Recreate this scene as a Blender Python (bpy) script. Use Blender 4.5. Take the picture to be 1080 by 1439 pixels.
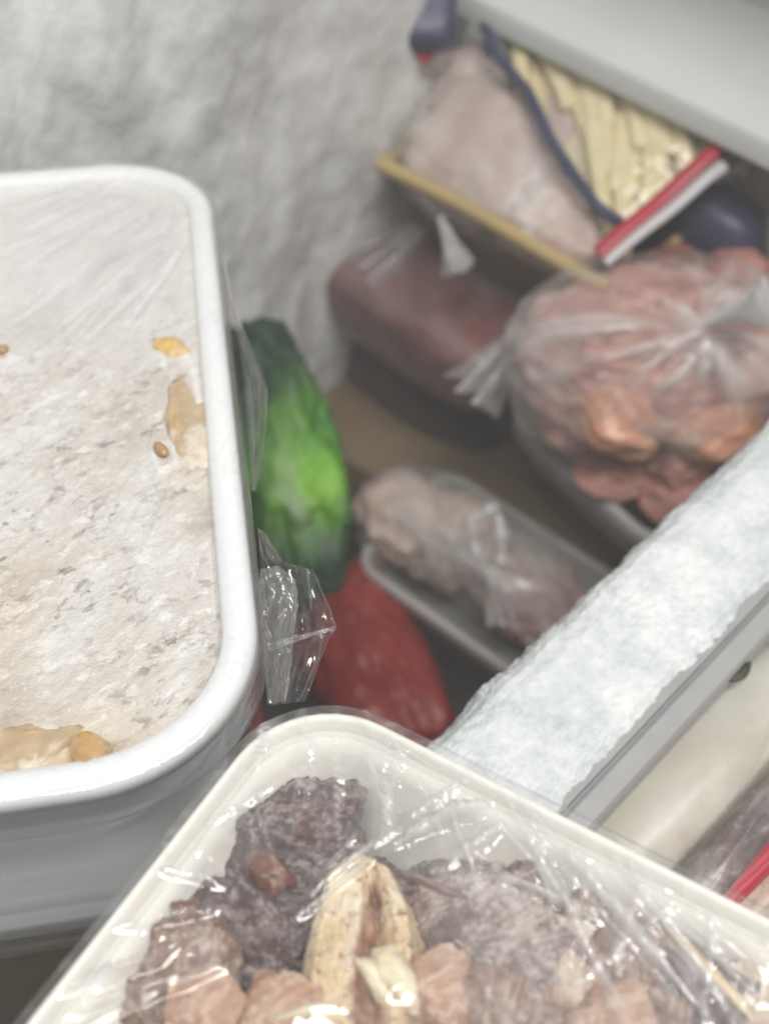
import bpy, bmesh, math, random
import numpy as np
from mathutils import Vector

for o in list(bpy.data.objects):
    bpy.data.objects.remove(o)
C = bpy.context.scene.collection
S = bpy.context.scene
RNG = np.random.default_rng(7)
random.seed(7)

# ------------------------------------------------------------------ camera
FPX, PITCH = 1475.0, math.radians(55)
CAM = np.array([0, 0, 1.0])
R_ = np.array([1.0, 0, 0])
F_ = np.array([0, math.cos(PITCH), -math.sin(PITCH)])
U_ = np.array([0, math.sin(PITCH), math.cos(PITCH)])
cd = bpy.data.cameras.new('camera')
cam = bpy.data.objects.new('camera', cd)
C.objects.link(cam)
cam.location = CAM
cam.rotation_euler = (math.pi / 2 - PITCH, 0, 0)
cd.sensor_fit = 'VERTICAL'
cd.sensor_height = 36
cd.lens = 36 * FPX / 1439
cd.clip_start = 0.01
cd.clip_end = 50
cd.dof.use_dof = True
cd.dof.focus_distance = 0.265
cd.dof.aperture_fstop = 8.4
S.camera = cam

# ------------------------------------------------------------------ light
wd = bpy.data.worlds.new('World')
S.world = wd
wd.use_nodes = True
wd.node_tree.nodes['Background'].inputs[0].default_value = (1.0, 0.985, 0.96, 1)
wd.node_tree.nodes['Background'].inputs[1].default_value = 0.26


def area(name, loc, target, sx, sy, power, col):
    ld = bpy.data.lights.new(name, 'AREA')
    ld.shape = 'RECTANGLE'
    ld.size, ld.size_y = sx, sy
    ld.energy = power
    ld.color = col
    o = bpy.data.objects.new(name, ld)
    C.objects.link(o)
    o.location = loc
    d = Vector(target) - Vector(loc)
    o.rotation_euler = d.to_track_quat('-Z', 'Y').to_euler()
    return o


area('ceiling_lamp', (0.14, -0.14, 2.0), (0.0, 0.30, 0.7), 0.9, 0.22, 24, (1.0, 0.98, 0.94))
area('ceiling_lamp', (1.0, 0.0, 2.6), (0.0, 0.3, 0.7), 0.9, 0.22, 13, (1.0, 0.98, 0.95))
S.view_settings.view_transform = 'Standard'
S.view_settings.look = 'None'
S.view_settings.exposure = -0.12
S.view_settings.gamma = 1
S.render.engine = 'CYCLES'
S.cycles.use_denoising = True
S.cycles.max_bounces = 10
S.cycles.transparent_max_bounces = 24
S.cycles.caustics_reflective = False
S.cycles.caustics_refractive = False
S.cycles.sample_clamp_indirect = 4


# ------------------------------------------------------------------ pixel -> space
def ray(x, y):
    return F_ + R_ * ((x - 540) / FPX) - U_ * ((y - 719.5) / FPX)


def PZ(x, y, z):
    r = ray(x, y)
    return CAM + r * ((z - 1.0) / r[2])


def PD(x, y, d):
    return CAM + ray(x, y) * d


def PP(x, y, p0, n):
    r = ray(x, y)
    return CAM + r * (((p0 - CAM) @ n) / (r @ n))


def unit(v):
    v = np.asarray(v, float)
    return v / np.linalg.norm(v)


# ------------------------------------------------------------------ numpy noise
_perm = np.random.default_rng(3).permutation(256)
_perm = np.concatenate([_perm, _perm, _perm])
_g = np.random.default_rng(4).normal(size=(256, 3))
_g /= np.linalg.norm(_g, axis=1)[:, None]


def perlin(p):
    p = np.asarray(p, float)
    i = np.floor(p).astype(int)
    f = p - i
    u = f * f * f * (f * (f * 6 - 15) + 10)
    i &= 255
    out = 0
    for dx in (0, 1):
        for dy in (0, 1):
            for dz in (0, 1):
                h = _perm[_perm[_perm[(i[:, 0] + dx) & 255] + ((i[:, 1] + dy) & 255)] + ((i[:, 2] + dz) & 255)] & 255
                g = _g[h]
                d = g[:, 0] * (f[:, 0] - dx) + g[:, 1] * (f[:, 1] - dy) + g[:, 2] * (f[:, 2] - dz)
                w = (u[:, 0] if dx else 1 - u[:, 0]) * (u[:, 1] if dy else 1 - u[:, 1]) * (u[:, 2] if dz else 1 - u[:, 2])
                out = out + d * w
    return out


def fbm(p, octv=4, gain=0.5, ridge=False):
    a, s, t = 1.0, 0, 0
    p = np.asarray(p, float)
    for k in range(octv):
        n = perlin(p * 2.03 ** k + 17.3 * k)
        if ridge:
            n = 0.5 - np.abs(n) * 1.6
        s = s + n * a
        t += a
        a *= gain
    return s / t * 1.6


def xyz(a, b=None, z=0.0):
    if b is None:
        return a
    return np.stack([a, b, np.full_like(a, z)], 1)


# ------------------------------------------------------------------ object helpers
WLOC = {}


def mesh(name, v, f, mat, smooth=True, attrs=None):
    me = bpy.data.meshes.new(name)
    v = np.asarray(v, np.float32)
    if isinstance(f, np.ndarray):
        k = f.shape[1]
        me.vertices.add(len(v))
        me.vertices.foreach_set('co', v.ravel())
        me.loops.add(f.size)
        me.loops.foreach_set('vertex_index', f.ravel().astype(np.int32))
        me.polygons.add(len(f))
        me.polygons.foreach_set('loop_start', np.arange(0, f.size, k, dtype=np.int32))
        me.polygons.foreach_set('loop_total', np.full(len(f), k, np.int32))
        me.update(calc_edges=True)
        me.validate()
    else:
        me.from_pydata([tuple(map(float, q)) for q in v], [], f)
        me.update()
    me.polygons.foreach_set('use_smooth', np.full(len(me.polygons), smooth))
    for k, a in (attrs or {}).items():
        at = me.attributes.new(k, 'FLOAT', 'POINT')
        at.data.foreach_set('value', np.asarray(a, np.float32))
    me.materials.append(mat)
    return me


def obj(name, v, f, mat, parent=None, smooth=True, attrs=None, loc=None):
    v = np.asarray(v, float)
    if loc is None:
        loc = (v.min(0) + v.max(0)) / 2
    loc = np.asarray(loc, float)
    o = bpy.data.objects.new(name, mesh(name, v - loc, f, mat, smooth, attrs))
    C.objects.link(o)
    WLOC[o.name] = loc
    if parent is not None:
        o.parent = parent
        o.location = loc - WLOC[parent.name]
    else:
        o.location = loc
    return o


def tag(o, label=None, cat=None, group=None, kind=None):
    if label:
        o['label'] = label
    if cat:
        o['category'] = cat
    if group:
        o['group'] = group
    if kind:
        o['kind'] = kind
    return o


def thing(name, label, cat, loc, group=None):
    o = bpy.data.objects.new(name, None)
    o.empty_display_size = 0.02
    C.objects.link(o)
    o.location = loc
    WLOC[o.name] = np.asarray(loc, float)
    return tag(o, label, cat, group)


# ------------------------------------------------------------------ geometry helpers
def grid_faces(nu, nv, wrap=False):
    a = np.arange(nu * nv).reshape(nu, nv)
    if wrap:
        b = np.concatenate([a, a[:, :1]], 1)
    else:
        b = a
    return np.stack([b[:-1, :-1], b[1:, :-1], b[1:, 1:], b[:-1, 1:]], -1).reshape(-1, 4)


def uvgrid(nu, nv):
    u, v = np.meshgrid(np.linspace(0, 1, nu), np.linspace(0, 1, nv), indexing='ij')
    return u.ravel(), v.ravel()


def merge(parts):
    V, Fc, n = [], [], 0
    for v, f in parts:
        V.append(np.asarray(v, float))
        Fc.append(np.asarray(f) + n)
        n += len(v)
    return np.concatenate(V), np.concatenate(Fc)


_ico = {}


def ico(level):
    if level not in _ico:
        bm = bmesh.new()
        bmesh.ops.create_icosphere(bm, subdivisions=level, radius=1)
        v = np.array([q.co[:] for q in bm.verts])
        f = np.array([[q.index for q in p.verts] for p in bm.faces])
        bm.free()
        _ico[level] = (v, f)
    return _ico[level]


def rotz(a):
    return np.array([[math.cos(a), -math.sin(a), 0], [math.sin(a), math.cos(a), 0], [0, 0, 1]])


def randrot(rng):
    q = rng.normal(size=4)
    q /= np.linalg.norm(q)
    w, x, y, z = q
    return np.array([[1 - 2 * (y * y + z * z), 2 * (x * y - z * w), 2 * (x * z + y * w)],
                     [2 * (x * y + z * w), 1 - 2 * (x * x + z * z), 2 * (y * z - x * w)],
                     [2 * (x * z - y * w), 2 * (y * z + x * w), 1 - 2 * (x * x + y * y)]])


def chunk(seed, level=4, facets=7, amp=0.12, freq=1.6, cut=0.72, fine=0.02, octv=5):
    """lumpy broken piece with cut facets, unit radius"""
    rng = np.random.default_rng(seed)
    v, f = ico(level)
    v = v.copy()
    for k in range(facets):
        n = unit(rng.normal(size=3))
        c = cut + rng.uniform(-0.1, 0.2)
        d = v @ n
        v = v - np.outer(np.maximum(0, d - c) * 0.93, n)
    off = rng.uniform(0, 50, 3)
    dirs = v / np.linalg.norm(v, axis=1)[:, None]
    s = 1 + amp * fbm(v * freq + off, octv) + fine * fbm(v * 9 + off, 3, ridge=True)
    return v * s[:, None], f


def box(c, ax, ay, az, hx, hy, hz, bev=0.002, seg=2):
    bm = bmesh.new()
    bmesh.ops.create_cube(bm, size=2)
    for q in bm.verts:
        q.co = Vector((q.co.x * hx, q.co.y * hy, q.co.z * hz))
    if bev:
        bmesh.ops.bevel(bm, geom=bm.edges[:], offset=bev, segments=seg, affect='EDGES', profile=0.5)
    M = np.stack([ax, ay, az], 1)
    v = np.array([q.co[:] for q in bm.verts]) @ M.T + np.asarray(c)
    f = [[q.index for q in p.verts] for p in bm.faces]
    bm.free()
    return v, f


def tube(pts, rad, n=10, closed_ends=True):
    pts = np.asarray(pts, float)
    m = len(pts)
    rad = np.broadcast_to(np.asarray(rad, float), (m,))
    t = np.gradient(pts, axis=0)
    t /= np.linalg.norm(t, axis=1)[:, None]
    up = np.array([0.13, 0.21, 0.97])
    a = np.cross(t, up)
    a /= np.linalg.norm(a, axis=1)[:, None]
    b = np.cross(t, a)
    ph = np.linspace(0, 2 * math.pi, n, endpoint=False)
    V = pts[:, None, :] + rad[:, None, None] * (np.cos(ph)[None, :, None] * a[:, None, :] + np.sin(ph)[None, :, None] * b[:, None, :])
    return V.reshape(-1, 3), grid_faces(m, n, True)


def rrect(hx, hy, r, n):
    """closed rounded rectangle sampled evenly (n points)"""
    pts = []
    r = min(r, hx, hy)
    seg = []
    for (cx, cy, a0) in ((hx - r, hy - r, 0), (-hx + r, hy - r, 90), (-hx + r, -hy + r, 180), (hx - r, -hy + r, 270)):
        for k in range(25):
            a = math.radians(a0 + 90 * k / 24)
            seg.append((cx + r * math.cos(a), cy + r * math.sin(a)))
    seg.append(seg[0])
    seg = np.array(seg)
    d = np.concatenate([[0], np.cumsum(np.linalg.norm(np.diff(seg, axis=0), axis=1))])
    s = np.linspace(0, d[-1], n, endpoint=False)
    return np.stack([np.interp(s, d, seg[:, 0]), np.interp(s, d, seg[:, 1])], 1)


# ------------------------------------------------------------------ materials
class NT:
    def __init__(self, name):
        self.m = bpy.data.materials.new(name)
        self.m.use_nodes = True
        self.t = self.m.node_tree
        self.t.nodes.clear()
        self.out = self.n('ShaderNodeOutputMaterial')

    def n(self, kind, props=None, **inp):
        nd = self.t.nodes.new(kind)
        for k, v in (props or {}).items():
            setattr(nd, k, v)
        for k, v in inp.items():
            k = k.replace('_', ' ')
            self.set(nd, k, v)
        return nd

    def set(self, nd, k, v):
        s = nd.inputs[int(k[1:])] if (k[0] == 'i' and k[1:].isdigit()) else nd.inputs[k]
        if isinstance(v, bpy.types.NodeSocket):
            self.t.links.new(v, s)
        elif isinstance(v, bpy.types.Node):
            self.t.links.new(v.outputs[0], s)
        else:
            if isinstance(v, (tuple, list)) and len(v) == 3 and s.type == 'RGBA':
                v = (*v, 1)
            s.default_value = v

    def coords(self, scale=(1, 1, 1), kind='Object'):
        tc = self.n('ShaderNodeTexCoord')
        mp = self.n('ShaderNodeMapping')
        self.t.links.new(tc.outputs[kind], mp.inputs[0])
        mp.inputs['Scale'].default_value = scale
        return mp.outputs[0]

    def noise(self, co, scale, detail=5, rough=0.55, dist=0.0):
        nd = self.n('ShaderNodeTexNoise', Vector=co, Scale=scale, Detail=detail, Roughness=rough, Distortion=dist)
        return nd.outputs['Fac'] if 'Fac' in nd.outputs else nd.outputs[0]

    def ramp(self, fac, stops):
        nd = self.n('ShaderNodeValToRGB')
        self.t.links.new(fac, nd.inputs[0])
        e = nd.color_ramp.elements
        while len(e) < len(stops):
            e.new(0.5)
        for q, (p, c) in zip(e, stops):
            q.position = p
            q.color = (*c, 1) if len(c) == 3 else c
        return nd.outputs[0]

    def mix(self, fac, a, b):
        nd = self.n('ShaderNodeMix', {'data_type': 'RGBA'})
        self.set(nd, 'i0', fac)
        self.set(nd, 'i6', a)
        self.set(nd, 'i7', b)
        return nd.outputs[2]

    def math(self, op, a, b=0.0, clamp=False):
        nd = self.n('ShaderNodeMath', {'operation': op, 'use_clamp': clamp})
        self.set(nd, 'i0', a)
        self.set(nd, 'i1', b)
        return nd.outputs[0]

    def mapr(self, v, a, b, c=0.0, d=1.0):
        nd = self.n('ShaderNodeMapRange')
        self.set(nd, 'i0', v)
        for k, q in zip(('i1', 'i2', 'i3', 'i4'), (a, b, c, d)):
            self.set(nd, k, q)
        return nd.outputs[0]

    def attr(self, name):
        return self.n('ShaderNodeAttribute', {'attribute_name': name}).outputs['Fac']

    def bump(self, h, strength=0.5, dist=0.001):
        return self.n('ShaderNodeBump', Height=h, Strength=strength, Distance=dist).outputs[0]

    def bsdf(self, col, rough=0.5, normal=None, sss=0.0, sr=(0.004, 0.003, 0.002), spec=0.5, coat=0.0):
        b = self.n('ShaderNodeBsdfPrincipled')
        self.set(b, 'Base Color', col)
        self.set(b, 'Roughness', rough)
        self.set(b, 'Specular IOR Level', spec)
        if normal is not None:
            self.set(b, 'Normal', normal)
        if sss:
            self.set(b, 'Subsurface Weight', sss)
            b.inputs['Subsurface Radius'].default_value = sr
            b.inputs['Subsurface Scale'].default_value = 1.0
        if coat:
            self.set(b, 'Coat Weight', coat)
        self.t.links.new(b.outputs[0], self.out.inputs[0])
        return b


def mottled(name, stops, scale=60, detail=6, rough=0.5, bump=0.4, bdist=0.001, frost=0.0, fscale=140,
            frostcol=(0.72, 0.70, 0.72), stretch=(1, 1, 1), sss=0.0, dist=0.4):
    m = NT(name)
    co = m.coords(stretch)
    n = m.noise(co, scale, detail, 0.6, dist)
    col = m.ramp(n, stops)
    h = m.noise(co, scale * 3, 5, 0.65)
    if frost > 0:
        f1 = m.noise(co, fscale, 6, 0.75)
        f2 = m.noise(co, fscale * 0.2, 3, 0.5)
        ff = m.math('ADD', m.math('MULTIPLY', f1, 0.6), m.math('MULTIPLY', f2, 0.4))
        fac = m.mapr(ff, 0.62 - 0.28 * frost, 0.70 - 0.24 * frost, 0, 0.85)
        col = m.mix(fac, col, frostcol)
        h = m.math('ADD', h, m.math('MULTIPLY', f1, 0.8))
    m.bsdf(col, rough, m.bump(h, bump, bdist), sss=sss)
    return m.m


def plain(name, col, rough=0.4, var=0.06, scale=30, bump=0.05, sss=0.0, spec=0.5):
    m = NT(name)
    co = m.coords()
    n = m.noise(co, scale, 5, 0.6)
    lo = tuple(c * (1 - var) for c in col)
    hi = tuple(min(1, c * (1 + var)) for c in col)
    c = m.ramp(n, [(0.3, lo), (0.7, hi)])
    m.bsdf(c, m.mapr(n, 0.3, 0.7, rough * 0.85, min(1, rough * 1.15)), m.bump(m.noise(co, scale * 6, 4), bump, 0.0008), sss=sss, sr=(0.003, 0.003, 0.003), spec=spec)
    return m.m


def film(name, white=0.06, whitecol=(0.86, 0.86, 0.87), rough=0.1, gloss=1.0, nscale=120, tint=(1, 1, 1), attr=True, bump=0.15):
    """thin clear plastic: see-through, shiny, milky where it is folded or frosted"""
    m = NT(name)
    co = m.coords()
    n = m.noise(co, nscale, 5, 0.6)
    bp = m.bump(m.noise(co, nscale * 1.5, 3, 0.5), bump, 0.0008)
    tr = m.n('ShaderNodeBsdfTransparent', Color=tint)
    df = m.n('ShaderNodeBsdfDiffuse', Color=whitecol)
    tl = m.n('ShaderNodeBsdfTranslucent', Color=whitecol)
    milky = m.n('ShaderNodeMixShader')
    m.set(milky, 'i0', 0.4)
    m.t.links.new(df.outputs[0], milky.inputs[1])
    m.t.links.new(tl.outputs[0], milky.inputs[2])
    w = m.mapr(n, 0.35, 0.75, white * 0.4, white * 1.7)
    if attr:
        w = m.math('ADD', w, m.attr('white'), True)
    base = m.n('ShaderNodeMixShader')
    m.set(base, 'i0', w)
    m.t.links.new(tr.outputs[0], base.inputs[1])
    m.t.links.new(milky.outputs[0], base.inputs[2])
    gl = m.n('ShaderNodeBsdfGlossy', Color=(1, 1, 1), Roughness=rough, Normal=bp)
    lw = m.n('ShaderNodeLayerWeight', Blend=0.5, Normal=bp)
    fr_ = m.math('ADD', m.math('MULTIPLY', m.math('POWER', lw.outputs['Facing'], 5.0), 0.75), 0.045)
    fin = m.n('ShaderNodeMixShader')
    m.set(fin, 'i0', m.math('MULTIPLY', fr_, gloss, True))
    m.t.links.new(base.outputs[0], fin.inputs[1])
    m.t.links.new(gl.outputs[0], fin.inputs[2])
    m.t.links.new(fin.outputs[0], m.out.inputs[0])
    return m.m


M = {}
M['tub_white'] = plain('tub_white', (0.80, 0.82, 0.84), 0.38, 0.02, 12, 0.03, sss=0.25)
M['tub_cream'] = plain('tub_cream', (0.79, 0.775, 0.72), 0.4, 0.03, 12, 0.03, sss=0.25)
M['rim'] = plain('rim', (0.60, 0.62, 0.61), 0.4, 0.03, 20, 0.04)
M['liner'] = plain('liner', (0.30, 0.29, 0.27), 0.5, 0.2, 14, 0.1)
M['lip'] = plain('lip', (0.42, 0.39, 0.35), 0.55, 0.15, 40, 0.1)
M['film'] = film('film', 0.022, rough=0.07, gloss=1.1, bump=0.05)
M['film_soft'] = film('film_soft', 0.10, rough=0.22, gloss=0.8, nscale=60)
M['bag'] = film('bag', 0.13, (0.80, 0.79, 0.78), 0.25, 0.8, 50)
M['knot'] = film('knot', 0.42, (0.84, 0.84, 0.84), 0.3, 1.0, 90)
M['crumple'] = film('crumple', 0.035, rough=0.06, gloss=2.2, nscale=200)


def frost_mat(name, lo, hi, scale, stretch=(1, 1, 1), bump=0.8, bd=0.002):
    m = NT(name)
    co = m.coords(stretch)
    a = m.noise(co, scale, 8, 0.65)
    b = m.noise(co, scale * 6, 5, 0.7)
    c = m.noise(co, scale * 0.25, 3, 0.5)
    s = m.math('ADD', m.math('MULTIPLY', a, 0.5), m.math('ADD', m.math('MULTIPLY', b, 0.3), m.math('MULTIPLY', c, 0.2)))
    col = m.ramp(s, [(0.36, lo), (0.60, hi)])
    h = m.math('ADD', m.math('MULTIPLY', a, 0.6), m.math('MULTIPLY', b, 0.6))
    m.bsdf(col, 0.55, m.bump(h, bump, bd), sss=0.15, sr=(0.002, 0.0025, 0.003))
    return m.m


M['snow'] = frost_mat('snow', (0.47, 0.515, 0.53), (0.78, 0.80, 0.81), 55, bump=0.7, bd=0.0022)
M['wallfrost'] = frost_mat('wallfrost', (0.72, 0.73, 0.72), (0.90, 0.91, 0.90), 20, (1, 1, 0.7), 0.5, 0.004)

# ------------------------------------------------------------------ freezer (one thing)
D1 = unit([0.726, -0.688, 0])      # along the rim, toward the viewer's right
D2 = unit([0.688, 0.726, 0])       # across, away to the right
ZR = 0.68
rA, rB = PZ(680, 0, ZR), PZ(1080, 195, ZR)
D1 = unit(rB - rA)
D2 = np.array([-D1[1], D1[0], 0])
Z_ = np.array([0, 0, 1.0])
corner = rA - D1 * 0.056
freezer = thing('chest_freezer', 'open white chest freezer with frosted inner walls and a grey white rim', 'freezer', (0.1, 0.35, 0.15))
WLOC[freezer.name] = np.array([0.1, 0.35, 0.15])

# back liner wall under the rim
v, f = box(corner + D1 * 0.45 + D2 * 0.03 + Z_ * (0.15 + (ZR - 0.165) / 2), D1, D2, Z_, 0.47, 0.02, (ZR - 0.165) / 2 - 0.001, 0.003)
obj('back_wall', v, f, M['liner'], freezer)
# rim: profile swept along D1   (w = across, h = up)
prof = np.array([(0.012, -0.017), (0.003, -0.017), (0.0, -0.0155), (0.0, -0.004), (0.0015, -0.0012), (0.004, 0.0), (0.030, 0.001), (0.098, 0.001),
                 (0.1005, 0.0005), (0.1015, -0.003), (0.1045, -0.003), (0.1055, 0.001), (0.108, 0.006), (0.112, 0.0085), (0.18, 0.0085), (0.18, -0.03)])
nv = 60
t = np.linspace(-0.12, 0.62, nv)
V = corner[None, None, :] + t[:, None, None] * D1 + prof[None, :, :1] * D2 + prof[None, :, 1:] * Z_
rim = obj('rim', V.reshape(-1, 3), grid_faces(nv, len(prof)), M['rim'], freezer, smooth=False)
rim.data.polygons.foreach_set('use_smooth', np.ones(len(rim.data.polygons), bool))
mod = rim.modifiers.new('es', 'EDGE_SPLIT')
mod.split_angle = math.radians(40)
# lip strip under the rim edge, underside shadow put into its brownish colour
v, f = box(corner + D1 * 0.45 + D2 * 0.004 + Z_ * (ZR - 0.0255), D1, D2, Z_, 0.47, 0.006, 0.0085, 0.002)
obj('lip', v, f, M['lip'], freezer)
# frosted side wall, thick lumpy ice facing the camera
nu, nvv = 260, 220
u, w = uvgrid(nu, nvv)
dw = -D2
along = u * 0.62 - 0.03
hz = 0.2 + w * 0.78
q = np.stack([along * 1.0, hz * 0.35, np.zeros_like(along)], 1)
bulge = 0.030 * fbm(q * 9, 3) + 0.0030 * fbm(np.stack([along, hz * 0.6, along * 0], 1) * 42, 3) + 0.0006 * fbm(np.stack([along, hz * 0.6, along * 0], 1) * 120, 3)
bulge += 0.028
P = corner[None, :] + (dw * 1.0)[None, :] * along[:, None] + Z_[None, :] * (hz[:, None] - 0) + D1[None, :] * bulge[:, None]
P[:, 2] = hz
obj('frosted_wall', P, grid_faces(nu, nvv)[:, ::-1], M['wallfrost'], freezer)
v, f = box(corner + dw * 0.28 - D1 * 0.03 + Z_ * (0.55 - ZR), D2, D1, Z_, 0.33, 0.012, 0.42, 0.003)
v[:, 2] += 0.0
obj('side_wall', v, f, M['liner'], freezer)
v, f = box(np.array([0.18, 0.22, 0.15]), D1, D2, Z_, 0.45, 0.52, 0.012, 0.003)
obj('floor', v, f, M['liner'], freezer)

# divider with a thick snow cap and a grey rail
ZD = 0.70
dA, dB, dC = PZ(605, 1040, ZD), PZ(1080, 590, ZD), PZ(800, 1130, ZD)
E2 = unit(dB - dA)
E1 = np.array([E2[1], -E2[0], 0])
wid = (dC - dA) @ E1
L0, L1 = -0.12, 0.42
div = obj('divider', *box(dA + E2 * (L0 + L1) / 2 + E1 * (wid / 2) + Z_ * (0.43 - ZD), E2, E1, Z_, (L1 - L0) / 2, wid / 2 - 0.006, 0.255, 0.004), M['rim'], freezer)
nu, nvv = 900, 240
u, w = uvgrid(nu, nvv)
a = L0 + (L1 - L0) * u
# cross-section: rounds over the far side, flat on top, ends near the rail
sp = np.interp(w, [0, 0.22, 0.3, 0.38, 0.46, 1.0], [-0.0005, -0.002, 0.0005, 0.0035, 0.009, wid - 0.0024])
hp = np.interp(w, [0, 0.22, 0.3, 0.38, 0.46, 0.93, 1.0], [-0.30, -0.012, -0.005, -0.0015, 0, -0.0005, -0.004])
c3 = np.stack([a, sp, hp], 1)
edge = np.clip((0.46 - w) / 0.2, 0, 1)
n1 = fbm(c3 * np.array([60, 60, 60]), 4)
n2 = fbm(c3 * 260, 4, ridge=True)
n3 = fbm(c3 * 520, 3, ridge=True)
mlow = np.clip(0.6 + 1.2 * fbm(c3 * 30 + 2, 3), 0.1, 1.6)
amp = 0.0016 * n1 + (0.0009 * n2 + 0.0007 * n3) * mlow
inner = np.clip((w - 0.9) / 0.1, 0, 1)
ragged = (0.0025 * fbm(np.stack([a * 130, a * 0, a * 0], 1), 4) + 0.0045 * fbm(np.stack([a * 24 + 3, a * 0, a * 0], 1), 3) + 0.001) * inner
ragged2 = 0.003 * fbm(np.stack([a * 45, hp * 30, a * 0], 1), 4) * edge
P = dA[None] + a[:, None] * E2 + (sp + ragged + ragged2 - amp * edge)[:, None] * E1
P[:, 2] = ZD + hp + amp
fr = obj('snow_layer', P, grid_faces(nu, nvv), M['snow'], div)
# loose ice crystals on the snow: countless, one part
# rail: grooved grey plastic profile along the divider edge
M['rail'] = plain('rail', (0.33, 0.33, 0.335), 0.28, 0.05, 60, 0.04)
prof = np.array([(-0.0075, -0.012), (-0.0075, -0.0035), (-0.006, -0.0022), (-0.0005, -0.0022), (0.0, -0.0045), (0.0008, -0.0045), (0.0012, -0.002), (0.002, -0.0012),
                 (0.0078, -0.0016), (0.0088, -0.003), (0.009, -0.2)])
t = np.linspace(L0, L1, 80)
wob = 0.0002 * fbm(np.stack([t * 40, t * 0, t * 0], 1), 3)
V = dA[None, None, :] + E1 * wid + t[:, None, None] * E2 + (prof[None, :, :1] + wob[:, None, None]) * E1 + prof[None, :, 1:] * Z_
rl = obj('rail', V.reshape(-1, 3), grid_faces(80, len(prof)), M['rail'], div)
mod = rl.modifiers.new('es', 'EDGE_SPLIT')
mod.split_angle = math.radians(35)
# front wall of the freezer, behind the viewer
v, f = box(np.array([0.1, -0.26, 0.4]), np.array([1, 0, 0]), np.array([0, 1, 0]), Z_, 0.5, 0.015, 0.26, 0.003)
obj('front_wall', v, f, M['liner'], freezer)

# ------------------------------------------------------------------ tubs
def tub(root, c, ex, ey, n, hx, hy, r, depth, taper, mat, fl=0.007, skirt=0.008, th=0.0016):
    """rounded tub: one body (walls + bottom) and a rolled rim flange"""
    c = np.asarray(c, float)
    K = 220

    def ring(inset, z):
        o = rrect(hx - inset, hy - inset, max(r - inset, 0.004), K)
        return c + o[:, :1] * ex + o[:, 1:] * ey + z * n
    # body: inner wall down, floor, outer wall up
    rings = [ring(fl - th, -0.0008)]
    for k in range(13):
        s = k / 12
        cornerfade = max(0, s - 0.85) / 0.15
        rings.append(ring(fl + taper * s + 0.006 * cornerfade ** 2, -0.002 - (depth - 0.002) * s + 0.0))
    for s in (0.7, 0.35, 0.05):
        o = rrect((hx - fl - taper) * s, (hy - fl - taper) * s, max((r - fl) * s, 0.002), K)
        rings.append(c + o[:, :1] * ex + o[:, 1:] * ey - depth * n)
    bodyin = np.array(rings)
    obj('body', bodyin.reshape(-1, 3), grid_faces(len(rings), K, True), mat, root)
    rings = [ring(fl + 0.001, -skirt * 0.6)]
    for k in range(12):
        s = k / 11
        rings.append(ring(fl + 0.001 + (taper - 0.001) * s, -skirt * 0.6 - (depth - skirt * 0.6 + 0.002) * s))
    o = rrect((hx - fl - taper) * 0.03, (hy - fl - taper) * 0.03, 0.002, K)
    rings.append(c + o[:, :1] * ex + o[:, 1:] * ey - (depth + 0.002) * n)
    obj('shell', np.array(rings).reshape(-1, 3), grid_faces(len(rings), K, True)[:, ::-1], mat, root)
    rr = [ring(fl + 0.0004, -0.004), ring(fl - 0.0002, -0.0012), ring(fl - 0.001, 0.0), ring(fl * 0.6, 0.0011), ring(fl * 0.3, 0.0013), ring(0.0008, 0.0004),
          ring(0.0, -0.001), ring(-0.0004, -skirt), ring(0.0012, -skirt - 0.0004), ring(0.0014, -0.002)]
    obj('rim', np.array(rr).reshape(-1, 3), grid_faces(len(rr), K, True)[:, ::-1], mat, root)


def seg_fold(x, y, a, b, wid_, amp, taper=True):
    """height and sharpness of one straight fold between local points a and b"""
    a, b = np.asarray(a), np.asarray(b)
    d = b - a
    L = np.hypot(*d)
    d = d / L
    s = ((x - a[0]) * d[0] + (y - a[1]) * d[1]) / L
    t_ = -(x - a[0]) * d[1] + (y - a[1]) * d[0]
    w_ = wid_ * (0.6 + 0.8 * np.clip(s, 0, 1))
    env = np.clip(s * 8, 0, 1) * np.clip((1 - s) * 3, 0, 1)
    pr = np.maximum(0, 1 - np.abs(t_) / w_)
    return amp * env * pr, env * pr ** 2


def streaks(x, y, ang, sc, ratio=9.0, seed=0.0):
    """faint parallel stretch marks of a pulled film"""
    c_, s_ = math.cos(ang), math.sin(ang)
    a_ = (x * c_ + y * s_) * sc / ratio
    b_ = (-x * s_ + y * c_) * sc
    return fbm(np.stack([a_ + 0.4 * perlin(xyz(x * 30, y * 30, seed)), b_, 0 * x + seed], 1), 3)


class Frame:
    def __init__(s, c, ex, ey, n):
        s.c, s.ex, s.ey, s.n = map(np.asarray, (c, ex, ey, n))

    def loc(s, px, py, h=0.0):
        p = PP(px, py, s.c + s.n * h, s.n) - s.c
        return np.array([p @ s.ex, p @ s.ey])

    def world(s, x, y, h):
        return s.c + np.outer(x, s.ex) + np.outer(y, s.ey) + np.outer(h, s.n)


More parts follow.
